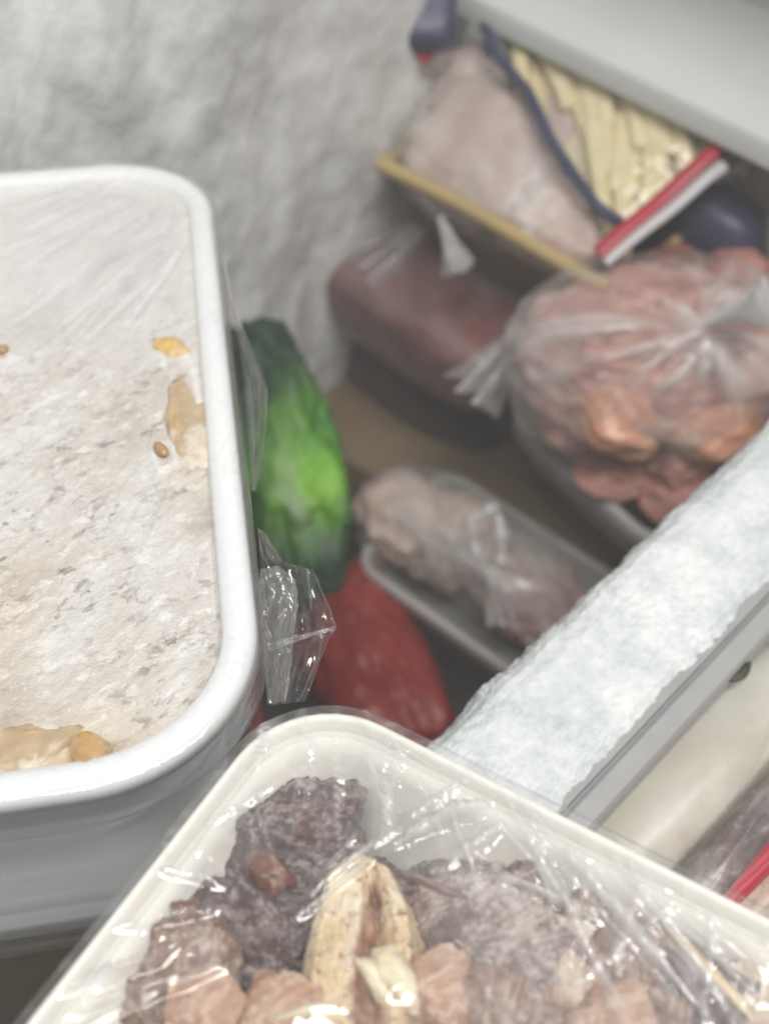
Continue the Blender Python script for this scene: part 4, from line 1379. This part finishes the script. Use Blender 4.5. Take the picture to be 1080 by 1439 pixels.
# thicker yellow band on the near edge
a, b = PZ(532, 230, 0.607), PZ(858, 402, 0.607)
ex = unit(b - a)
t = np.linspace(0, 1, 40)
bd = a[None] + t[:, None] * (b - a)[None] + np.outer(0.002 * np.sin(t * 5), np.array([-ex[1], ex[0], 0]))
v, f = tube(bd, 0.0046, 12)
obj('edge_band', v, f, M['yellow'], tr6)
M['chick'] = mottled('chicken', [(0.3, (0.46, 0.33, 0.30)), (0.55, (0.58, 0.46, 0.42)), (0.72, (0.68, 0.60, 0.56))], 20, 5, 0.5, 0.4, 0.002, frost=0.3, fscale=60, frostcol=(0.70, 0.66, 0.63))
cc = PZ(720, 222, 0.61)
cu = unit(PZ(830, 350, 0.61) - PZ(630, 110, 0.61))
cvv = unit(np.cross(cu, -F_))
su = unit(PZ(850, 390, 0.6) - PZ(540, 235, 0.6))
sv = unit(np.cross(su, -F_))
va, fa_ = blobmesh(PZ(692, 215, 0.612), axes3(su * 0.050, sv * 0.043, -F_ * 0.024), 5, 3.0, 0.22, 2.6, 43, fine=0.03)[:2]
vb, fb2 = blobmesh(PZ(782, 318, 0.605), axes3(su * 0.036, sv * 0.024, -F_ * 0.022), 5, 2.6, 0.2, 2.6, 44, fine=0.03)[:2]
vc, fc2 = blobmesh(PZ(665, 128, 0.622), axes3(su * 0.030, sv * 0.026, -F_ * 0.02), 5, 2.6, 0.2, 2.6, 46, fine=0.03)[:2]
v, f = merge([(va, fa_), (vb, fb2), (vc, fc2)])
o = obj('frozen_chicken', v, f, M['chick'])
tag(o, 'pale pink mass of frozen chicken in the bag on the yellow rimmed tray', 'frozen meat')
bg = thing('plastic_bag', 'clear bag of pale pink meat on the yellow rimmed tray', 'bag', cc - Z_ * 0.03)
v, f, w = blobmesh(PZ(712, 232, 0.610), axes3(su * 0.072, sv * 0.046, -F_ * 0.028), 6, 2.8, 0.12, 2.8, 43, pleat=(-su * 0.6 + sv * 0.5 - F_ * 0.5, 11, 0.05, 0.7))
obj('bag_film', v, f, M['bag'], bg, attrs=dict(white=w * 0.5 + 0.06))
kp = PZ(618, 305, 0.615)
knot(bg, kp, unit(PZ(640, 350, 0.60) - kp), 0.010, 0.030, 44, False, tails=2)
v, f, w = tail_mesh(PZ(650, 95, 0.63), unit(PZ(625, 60, 0.63) - PZ(650, 95, 0.63)), 0.02, 0.01, 0.016, 45)
obj('bag_end', v, f, M['knot'], bg, attrs=dict(white=w))

# 7. bag of frozen fries with a red band and navy print
M['navy'] = plain('navy', (0.045, 0.05, 0.10), 0.4, 0.15, 25, 0.1)
M['red'] = plain('red', (0.42, 0.03, 0.05), 0.4, 0.1, 25, 0.05)
M['lightband'] = plain('lightband', (0.55, 0.52, 0.53), 0.4, 0.08, 25, 0.05)
M['fry'] = mottled('fry', [(0.3, (0.66, 0.55, 0.29)), (0.6, (0.80, 0.72, 0.47))], 40, 4, 0.5, 0.2, 0.001, frost=0.15, frostcol=(0.8, 0.76, 0.6))
fa, fb_, fc_ = PZ(695, 45, 0.655), PZ(990, 190, 0.652), PZ(860, 350, 0.620)
nF = unit(np.cross(fb_ - fa, fc_ - fa))
nF = nF if nF @ F_ < 0 else -nF
FRM = Frame((fa + fb_ + fc_) / 3, unit(fb_ - fa), np.cross(nF, unit(fb_ - fa)), nF)
bag7 = thing('fries_bag', 'clear bag of pale yellow frozen fries with navy edge and red band', 'bag', FRM.c - Z_ * 0.03)


def bag_sheet(poly, puff, h0, n=60, crease=0.0, seed=0):
    """puffed sheet over a pixel quadrilateral on the bag plane"""
    q = [FRM.loc(*p) for p in poly]
    u, v = uvgrid(n, n)
    X = (1 - u) * (1 - v) * q[0][0] + u * (1 - v) * q[1][0] + u * v * q[2][0] + (1 - u) * v * q[3][0]
    Y = (1 - u) * (1 - v) * q[0][1] + u * (1 - v) * q[1][1] + u * v * q[2][1] + (1 - u) * v * q[3][1]
    e = (np.clip(4 * u * (1 - u), 0, 1) * np.clip(4 * v * (1 - v), 0, 1)) ** 0.45
    h = h0 + puff * e + crease * fbm(xyz(X, Y, seed) * 60, 4, ridge=True) * e
    return FRM.world(X, Y, h), grid_faces(n, n)


quad = [(690, 35), (985, 160), (1010, 228), (862, 360)]
quad_ = [(690, 35), (985, 150), (1008, 226), (860, 350)]
P1, f1 = bag_sheet(quad_, 0.013, 0.002, 70, 0.0025, 3)
P2, f2 = bag_sheet(quad_, -0.004, 0.0, 90)
obj('bag_back', P2 + np.outer(0.0015 * fbm(P2 * 300, 3), FRM.n), f2, M['fry'], bag7)
rng = np.random.default_rng(61)
fm = [mesh('fry', box((0, 0, 0), np.array([1, 0, 0]), np.array([0, 1, 0]), Z_, 0.025 + 0.004 * k, 0.0046, 0.0046, 0.0022, 2)[0] + np.array([0, 0.0012 * math.sin(k * 3), 0]),
           box((0, 0, 0), np.array([1, 0, 0]), np.array([0, 1, 0]), Z_, 0.025 + 0.004 * k, 0.0046, 0.0046, 0.0022, 2)[1], M['fry'], smooth=True) for k in range(3)]
rows = []
for col in range(15):
    px = 700 + col * 19
    top = 40 + (px - 690) * 0.42
    bot = min(60 + (px - 690) * 1.62, 352 - (px - 860) * 0.92 if px > 840 else 999)
    y_ = top + rng.uniform(0, 40)
    while y_ < bot - 46:
        rows.append(np.array([px + rng.normal(0, 5), y_]))
        y_ += rng.uniform(55, 90)
for i, pxy in enumerate(rows):
    l = FRM.loc(*pxy)
    o = bpy.data.objects.new('french_fry', fm[i % 3])
    C.objects.link(o)
    # most of the fries stand close to the picture's vertical
    tgt = FRM.loc(pxy[0] + rng.normal(6, 9), pxy[1] + 60)
    d2 = unit(tgt - l)
    dx = FRM.ex * d2[0] + FRM.ey * d2[1]
    dz = unit(FRM.n + 0.25 * rng.normal(size=3))
    dy = unit(np.cross(dz, dx))
    dz = np.cross(dx, dy)
    from mathutils import Matrix
    mt = Matrix(np.stack([dx, dy, dz], 1).tolist()).to_4x4()
    mt.translation = Vector(FRM.world(np.array([l[0]]), np.array([l[1]]), np.array([rng.uniform(-0.003, 0.004)]))[0])
    o.matrix_world = mt
    tag(o, 'pale yellow frozen fry packed inside the clear fries bag', 'french fry', 'fries packed in the clear bag')
obj('bag_front', P1, f1, film('fry_film', 0.09, (0.85, 0.83, 0.75), 0.22, 0.7, 70, attr=False, bump=0.2), bag7)


def strip(pts, w, mat, name, parent, h=0.004, th=0.002):
    P = np.array([FRM.loc(*p) for p in pts])
    s = np.linspace(0, len(P) - 1, 50)
    X = np.interp(s, np.arange(len(P)), P[:, 0])
    Y = np.interp(s, np.arange(len(P)), P[:, 1])
    c = FRM.world(X, Y, np.full(50, h) + 0.001 * np.sin(s * 3))
    v, f = tube(c, w / 2, 12)
    dn = (v - np.repeat(c, 12, 0)) @ FRM.n
    v = v - np.outer(dn * (1 - 2 * th / w), FRM.n)
    return obj(name, v, f, mat, parent)


strip([(682, 45), (700, 95), (745, 150), (775, 215), (812, 270), (838, 308), (872, 330)], 0.0068, M['navy'], 'navy_edge', bag7, 0.013, 0.003)
strip([(1008, 226), (960, 268), (905, 316), (842, 372)], 0.0085, M['red'], 'red_band', bag7, 0.012, 0.002)
strip([(1014, 246), (968, 284), (915, 326), (850, 380)], 0.0075, M['lightband'], 'white_band', bag7, 0.009, 0.002)
v, f, w = tail_mesh(PZ(985, 250, 0.64), unit(PZ(1040, 215, 0.64) - PZ(985, 250, 0.64)), 0.024, 0.006, 0.013, 63)
obj('bag_end', v, f, M['knot'], bag7, attrs=dict(white=w))
# navy packets beside and above it
c = PD(600, 2, 0.60)
np_ = thing('navy_packet', 'navy blue packet standing in the far corner beside the frosted wall', 'packet', c - Z_ * 0.04)
v, f, w = blobmesh(PD(600, 2, 0.60), axes3(R_ * 0.0165, F_ * 0.012, U_ * 0.028), 4, 4, 0.05, 2, 71)
obj('packet_body', v, f, M['navy'], np_)
v, f = tube([PD(590, 82, 0.61), PD(608, 62, 0.605)], 0.005, 10)
obj('red_tip', v, f, M['red'], np_)
c = PZ(935, 330, 0.585)
np_ = thing('navy_packet', 'navy blue packet under the red band of the fries bag', 'packet', c - Z_ * 0.04)
v, f, w = blobmesh(c + D2 * 0.01, axes3(D1 * 0.058, D2 * 0.024, Z_ * 0.04), 4, 4, 0.06, 2, 72)
obj('packet_body', v, f, M['navy'], np_)
M['greybag'] = mottled('grey_bag', [(0.3, (0.16, 0.145, 0.135)), (0.7, (0.26, 0.24, 0.225))], 20, 4, 0.4, 0.3, 0.003)
c = PZ(1035, 290, 0.60)
gp = thing('grey_packet', 'dull grey packet against the back wall right of the fries bag', 'packet', c - Z_ * 0.05)
v, f, w = blobmesh(c, axes3(D1 * 0.030, D2 * 0.02, Z_ * 0.06), 4, 4, 0.06, 2, 73)
obj('packet_body', v, f, M['greybag'], gp)
c = PZ(1090, 270, 0.62)
gp = thing('cream_packet', 'pale cream packet at the right edge behind the pink meat bag', 'packet', c - Z_ * 0.05)
M['palecream'] = plain('palecream', (0.36, 0.34, 0.30), 0.5, 0.06, 20, 0.1)
v, f, w = blobmesh(c, axes3(R_ * 0.0095, F_ * 0.02, U_ * 0.042), 4, 4, 0.05, 2, 74)
obj('packet_body', v, f, M['palecream'], gp)

# 8. big knotted bag of pink meat on a white tray
M['shell'] = plain('shell', (0.40, 0.39, 0.385), 0.4, 0.05, 20, 0.03)
tr8, c8, e8x, e8y = tray('white tray holding the big bag of pink orange meat', 'tray', (688, 560), (945, 798), 0.52, 0.135, 0.05, M['shell'], r=0.035, skirt=0.018)
PNK = [(0.3, (0.36, 0.135, 0.115)), (0.5, (0.52, 0.25, 0.215)), (0.7, (0.64, 0.40, 0.35))]
ORG = [(0.3, (0.46, 0.18, 0.10)), (0.5, (0.62, 0.30, 0.19)), (0.7, (0.68, 0.45, 0.34))]
M['pink'] = mottled('pink_meat', PNK, 22, 6, 0.4, 0.5, 0.002, frost=0.12, fscale=70, frostcol=(0.7, 0.55, 0.5))
M['pink2'] = mottled('pink_meat_pale', [(0.3, (0.46, 0.22, 0.18)), (0.6, (0.62, 0.38, 0.31))], 24, 6, 0.4, 0.5, 0.002, frost=0.2, fscale=70, frostcol=(0.72, 0.6, 0.55))
M['orange'] = mottled('orange_meat', ORG, 20, 5, 0.35, 0.4, 0.002)
M['dkpink'] = mottled('dark_pink_meat', [(0.3, (0.20, 0.075, 0.06)), (0.6, (0.36, 0.16, 0.13))], 22, 6, 0.4, 0.5, 0.002)
c = PZ(920, 500, 0.55)
bg = thing('plastic_bag', 'big clear bag of pink and orange meat gathered to a white twist on top', 'bag', c - Z_ * 0.05)
va, fa_ = blobmesh(PZ(925, 505, 0.575), axes3(R_ * 0.074, unit(np.cross(Z_, R_)) * 0.050, Z_ * 0.042), 6, 2.3, 0.26, 3.0, 78, fine=0.02)[:2]
o = tag(obj('meat_mass', va, fa_, M['pink']), 'rosy mass of frozen meat filling the big twisted bag', 'frozen meat')
gname = 'meat lumps in the big twisted bag'
for i, (px, py, z, s_, mt_, lab) in enumerate((
        (800, 455, .592, .024, 'pink2', 'pale pink lump at the upper left of the big twisted bag'), (775, 525, .585, .022, 'pink', 'pink lump at the left end of the big twisted bag'),
        (835, 495, .603, .022, 'orange', 'small orange lump left of the middle of the big twisted bag'), (870, 430, .606, .026, 'pink', 'pink lump at the top left, below the white band'),
        (945, 398, .606, .026, 'dkpink', 'dark pink lump at the top of the big bag, behind the twist'), (1035, 405, .604, .028, 'pink', 'pink lump at the top right behind the twist'),
        (915, 490, .610, .026, 'pink2', 'pale pink lump in the middle of the big bag below the twist'), (985, 500, .612, .024, 'dkpink', 'dark pink lump just under the twist'),
        (1055, 490, .604, .028, 'pink', 'pink lump at the right side of the big bag'), (868, 580, .588, .031, 'orange', 'big bright orange lump low in the big bag'),
        (930, 582, .586, .019, 'fat', 'cream lump beside the big orange lump'), (1000, 592, .588, .028, 'orange', 'orange lump low at the right of the big bag'),
        (810, 590, .568, .022, 'pink', 'pink lump left of the big orange lump'), (955, 640, .560, .026, 'pink', 'pink lump below the cream lump'),
        (860, 655, .545, .024, 'pink', 'rosy lump lying in the white tray on the left'), (950, 690, .540, .024, 'pink', 'rosy lump lying in the white tray in front'),
        (1010, 660, .553, .024, 'pink', 'rosy lump beside the frosted divider'))):
    v, f = chunk(500 + i, 5, 5, 0.24, 1.7, 0.74, 0.015)
    o = obj('meat_lump', v @ randrot(RNG).T * s_ * np.array([1.1, 1, 0.8]) * 0.86 + PZ(px, py, z - 0.013), f, M[mt_])
    tag(o, lab, 'frozen meat', gname)
tw = PZ(1000, 438, 0.645)
bc_ = PZ(925, 512, 0.572)
v, f, w = blobmesh(bc_, axes3(R_ * 0.085, unit(np.cross(Z_, R_)) * 0.060, Z_ * 0.055), 6, 2.3, 0.07, 2.6, 81, pleat=(tw - bc_, 17, 0.07, 1.0), fine=0.012)
obj('bag_film', v, f, M['bag'], bg, attrs=dict(white=w * 0.9 + 0.16 * np.clip(fbm(v * 45, 3) + 0.2, 0, 1) + 0.28 * np.clip(((v - bc_) @ -R_ - 0.045) / 0.03, 0, 1)))
kn, kf, kw_ = tail_mesh(tw - Z_ * 0.006, unit(np.array([0.5, -0.15, 0.45])), 0.030, 0.004, 0.014, 82)
obj('twist', kn, kf, M['knot'], bg, attrs=dict(white=kw_ + 0.15))
v, f, w = tail_mesh(PZ(742, 465, 0.58), unit(PZ(672, 545, 0.555) - PZ(742, 465, 0.58)), 0.047, 0.010, 0.017, 86)
obj('bag_end', v, f, M['knot'], bg, attrs=dict(white=w + 0.1))

# ------------------------------------------------------------------ right compartment beyond the rail
m = NT('cream_bag')
co = m.coords()
n = m.noise(co, 22, 4, 0.5)
cc_ = m.ramp(n, [(0.35, (0.43, 0.405, 0.35)), (0.65, (0.57, 0.555, 0.51))])
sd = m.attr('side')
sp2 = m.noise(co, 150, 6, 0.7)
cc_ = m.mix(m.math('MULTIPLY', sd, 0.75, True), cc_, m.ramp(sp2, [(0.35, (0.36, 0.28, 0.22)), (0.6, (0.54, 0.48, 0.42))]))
m.bsdf(cc_, 0.3, m.bump(m.math('ADD', n, m.math('MULTIPLY', sp2, 0.2)), 0.35, 0.002))
M['cream'] = m.m
ZC = 0.685
a, b = PZ(820, 1236, ZC - 0.008), PZ(1130, 951, ZC - 0.008)
ax_ = unit(b - a)
sd_ = np.array([ax_[1], -ax_[0], 0])
nu, nvv = 160, 90
u, w = uvgrid(nu, nvv)
Lc = np.linalg.norm(b - a) + 0.16
rad_ = 0.0175
ph = (w - 0.03) * 1.12 * math.pi
endf = np.clip(np.minimum(u, 1 - u) * 12, 0, 1) ** 0.5
rr_ = rad_ * endf * (1 + 0.05 * fbm(np.stack([u * 6, np.cos(ph), np.sin(ph)], 1), 3))
# a crease where the bag is folded over
l1 = (u * Lc - 0.08)
fx = (l1 - (0.5 * (Lc - 0.16) + 0.055 - 0.05 * (w - 0.2) ** 2 * 4))
rr_ = rr_ - 0.0014 * np.exp(-(fx / 0.0013) ** 2) * np.exp(-((w - 0.35) / 0.28) ** 2)
rr_ = rr_ + 0.0012 * np.clip(-fx * 60, 0, 1) * np.exp(-((w - 0.3) / 0.3) ** 2)
Pc = a[None] + (l1)[:, None] * ax_ - np.outer(np.cos(ph) * rr_, sd_) + np.outer(np.sin(ph) * rr_ * 0.75, Z_) - Z_ * 0.008
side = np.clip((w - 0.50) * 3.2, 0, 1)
cbg = thing('cream_bag', 'smooth cream white bag folded over beside the grey rail', 'bag', (a + b) / 2 - Z_ * 0.03)
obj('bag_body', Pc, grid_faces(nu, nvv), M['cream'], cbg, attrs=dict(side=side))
lf = PZ(1040, 938, ZC + 0.0165)
M['leaf'] = plain('leaf', (0.03, 0.04, 0.016), 0.5, 0.3, 60, 0.2)
lg = []
u, w = uvgrid(24, 9)
tq = w * 2 - 1
lw = 0.0022 * np.sin(np.clip(u, 0.02, 1) ** 0.8 * math.pi) ** 0.7
la, lb = PZ(1020, 957, ZC + 0.006), PZ(1054, 930, ZC + 0.0065)
ld = lb - la
lx = unit(np.cross(ld, Z_))
P = la[None] + np.outer(u, ld) + np.outer(tq * lw + 0.0008 * np.sin(u * 3), lx) + np.outer(0.0009 - 0.0008 * tq ** 2, Z_)
o = obj('herb_leaf', P, grid_faces(24, 9), M['leaf'])
tag(o, 'tiny dark green leaf on the fold of the cream bag', 'leaf')
# dark meat tray beyond
M['darkmeat'] = mottled('dark_meat', [(0.3, (0.045, 0.025, 0.025)), (0.5, (0.14, 0.095, 0.09)), (0.68, (0.33, 0.27, 0.25))], 70, 6, 0.4, 0.8, 0.0015, frost=0.32, fscale=180, frostcol=(0.5, 0.45, 0.44))
pa_, pb_ = PZ(958, 1222, 0.677), PZ(1118, 1040, 0.677)
ax_ = unit(pb_ - pa_)
sd_ = np.array([ax_[1], -ax_[0], 0])
c = (pa_ + pb_) / 2 + sd_ * 0.0062
dm = thing('meat_packet', 'dark purple brown frozen meat packet between the cream bag and red wrapper', 'packet', c - Z_ * 0.03)
v, f, w = blobmesh(c - Z_ * 0.004, axes3(ax_ * 0.07, sd_ * 0.0072, Z_ * 0.014), 5, 3.5, 0.10, 2.5, 91, fine=0.02)
obj('packet_body', v, f, M['darkmeat'], dm)
v, f, w = blobmesh(c - Z_ * 0.003, axes3(ax_ * 0.072, sd_ * 0.0078, Z_ * 0.0148), 5, 3.5, 0.09, 2.5, 91, fine=0.03)
obj('wrapper', v, f, M['film_soft'], dm, attrs=dict(white=np.clip(fbm(v * 200, 3), 0, 1) * 0.3))
M['greystrip'] = plain('greystrip', (0.17, 0.155, 0.14), 0.4, 0.2, 60, 0.1)
p1, p2 = PZ(995, 1240, 0.674), PZ(1120, 1102, 0.674)
ax2 = unit(p2 - p1)
s2 = np.array([ax2[1], -ax2[0], 0])
c2 = (p1 + p2) / 2 + s2 * 0.004
gp = thing('grey_pouch', 'narrow dull grey pouch edge between dark meat and red wrapper', 'packet', c2 - Z_ * 0.03)
v, f, w = blobmesh(c2 - Z_ * 0.012, axes3(ax2 * 0.07, s2 * 0.005, Z_ * 0.016), 4, 4, 0.05, 2, 93)
obj('pouch_body', v, f, M['greystrip'], gp)
p1, p2 = PZ(1022, 1236, 0.680), PZ(1142, 1118, 0.680)
ax2 = unit(p2 - p1)
s2 = np.array([ax2[1], -ax2[0], 0])
c2 = (p1 + p2) / 2 + s2 * 0.003
rw = thing('red_wrapper', 'red plastic wrapper edge at the lower right, above beige food', 'wrapper', c2 - Z_ * 0.03)
v, f, w = blobmesh(c2 - Z_ * 0.010, axes3(ax2 * 0.06, s2 * 0.0042, Z_ * 0.013), 4, 4, 0.05, 2, 94)
obj('wrapper_body', v, f, M['red'], rw)
c2 = PZ(1085, 1240, 0.674)
bp_ = thing('beige_packet', 'beige food packet in the corner below the red wrapper', 'packet', c2 - Z_ * 0.03)
v, f, w = blobmesh(c2 - Z_ * 0.008 + s2 * 0.004, axes3(ax2 * 0.06, s2 * 0.009, Z_ * 0.014), 5, 3, 0.12, 2.5, 95, fine=0.03)
obj('packet_body', v, f, M['beige'], bp_)

# ------------------------------------------------------------------ cold mist in the freezer
hz_ = NT('cold_mist')
pv = hz_.n('ShaderNodeVolumePrincipled')
pv.inputs['Color'].default_value = (0.95, 0.96, 0.97, 1)
pv.inputs['Density'].default_value = 0.32
pv.inputs['Anisotropy'].default_value = 0.2
hz_.t.links.new(pv.outputs[0], hz_.out.inputs['Volume'])
v, f = box((0.05, 0.3, 0.3), np.array([1, 0, 0]), np.array([0, 1, 0]), Z_, 1.6, 1.6, 1.17, 0)
v[:, 2] = np.where(v[:, 2] > 0, 1.12, -0.9)
o = obj('haze', v, f, hz_.m, smooth=False)
tag(o, 'cold white mist hanging over the open freezer', None, kind='stuff')
# carton that carries the packets beside the rail
bx = thing('carton', 'dark carton under the cream bag and meat packets beyond the rail', 'box', c + E1 * 0.004 - Z_ * 0.3)
obj('box_body', *box(dA + E2 * 0.10 + E1 * (wid + 0.052) + Z_ * (0.53 - ZD), E2, E1, Z_, 0.085, 0.040, 0.131, 0.003), M['card'], bx)
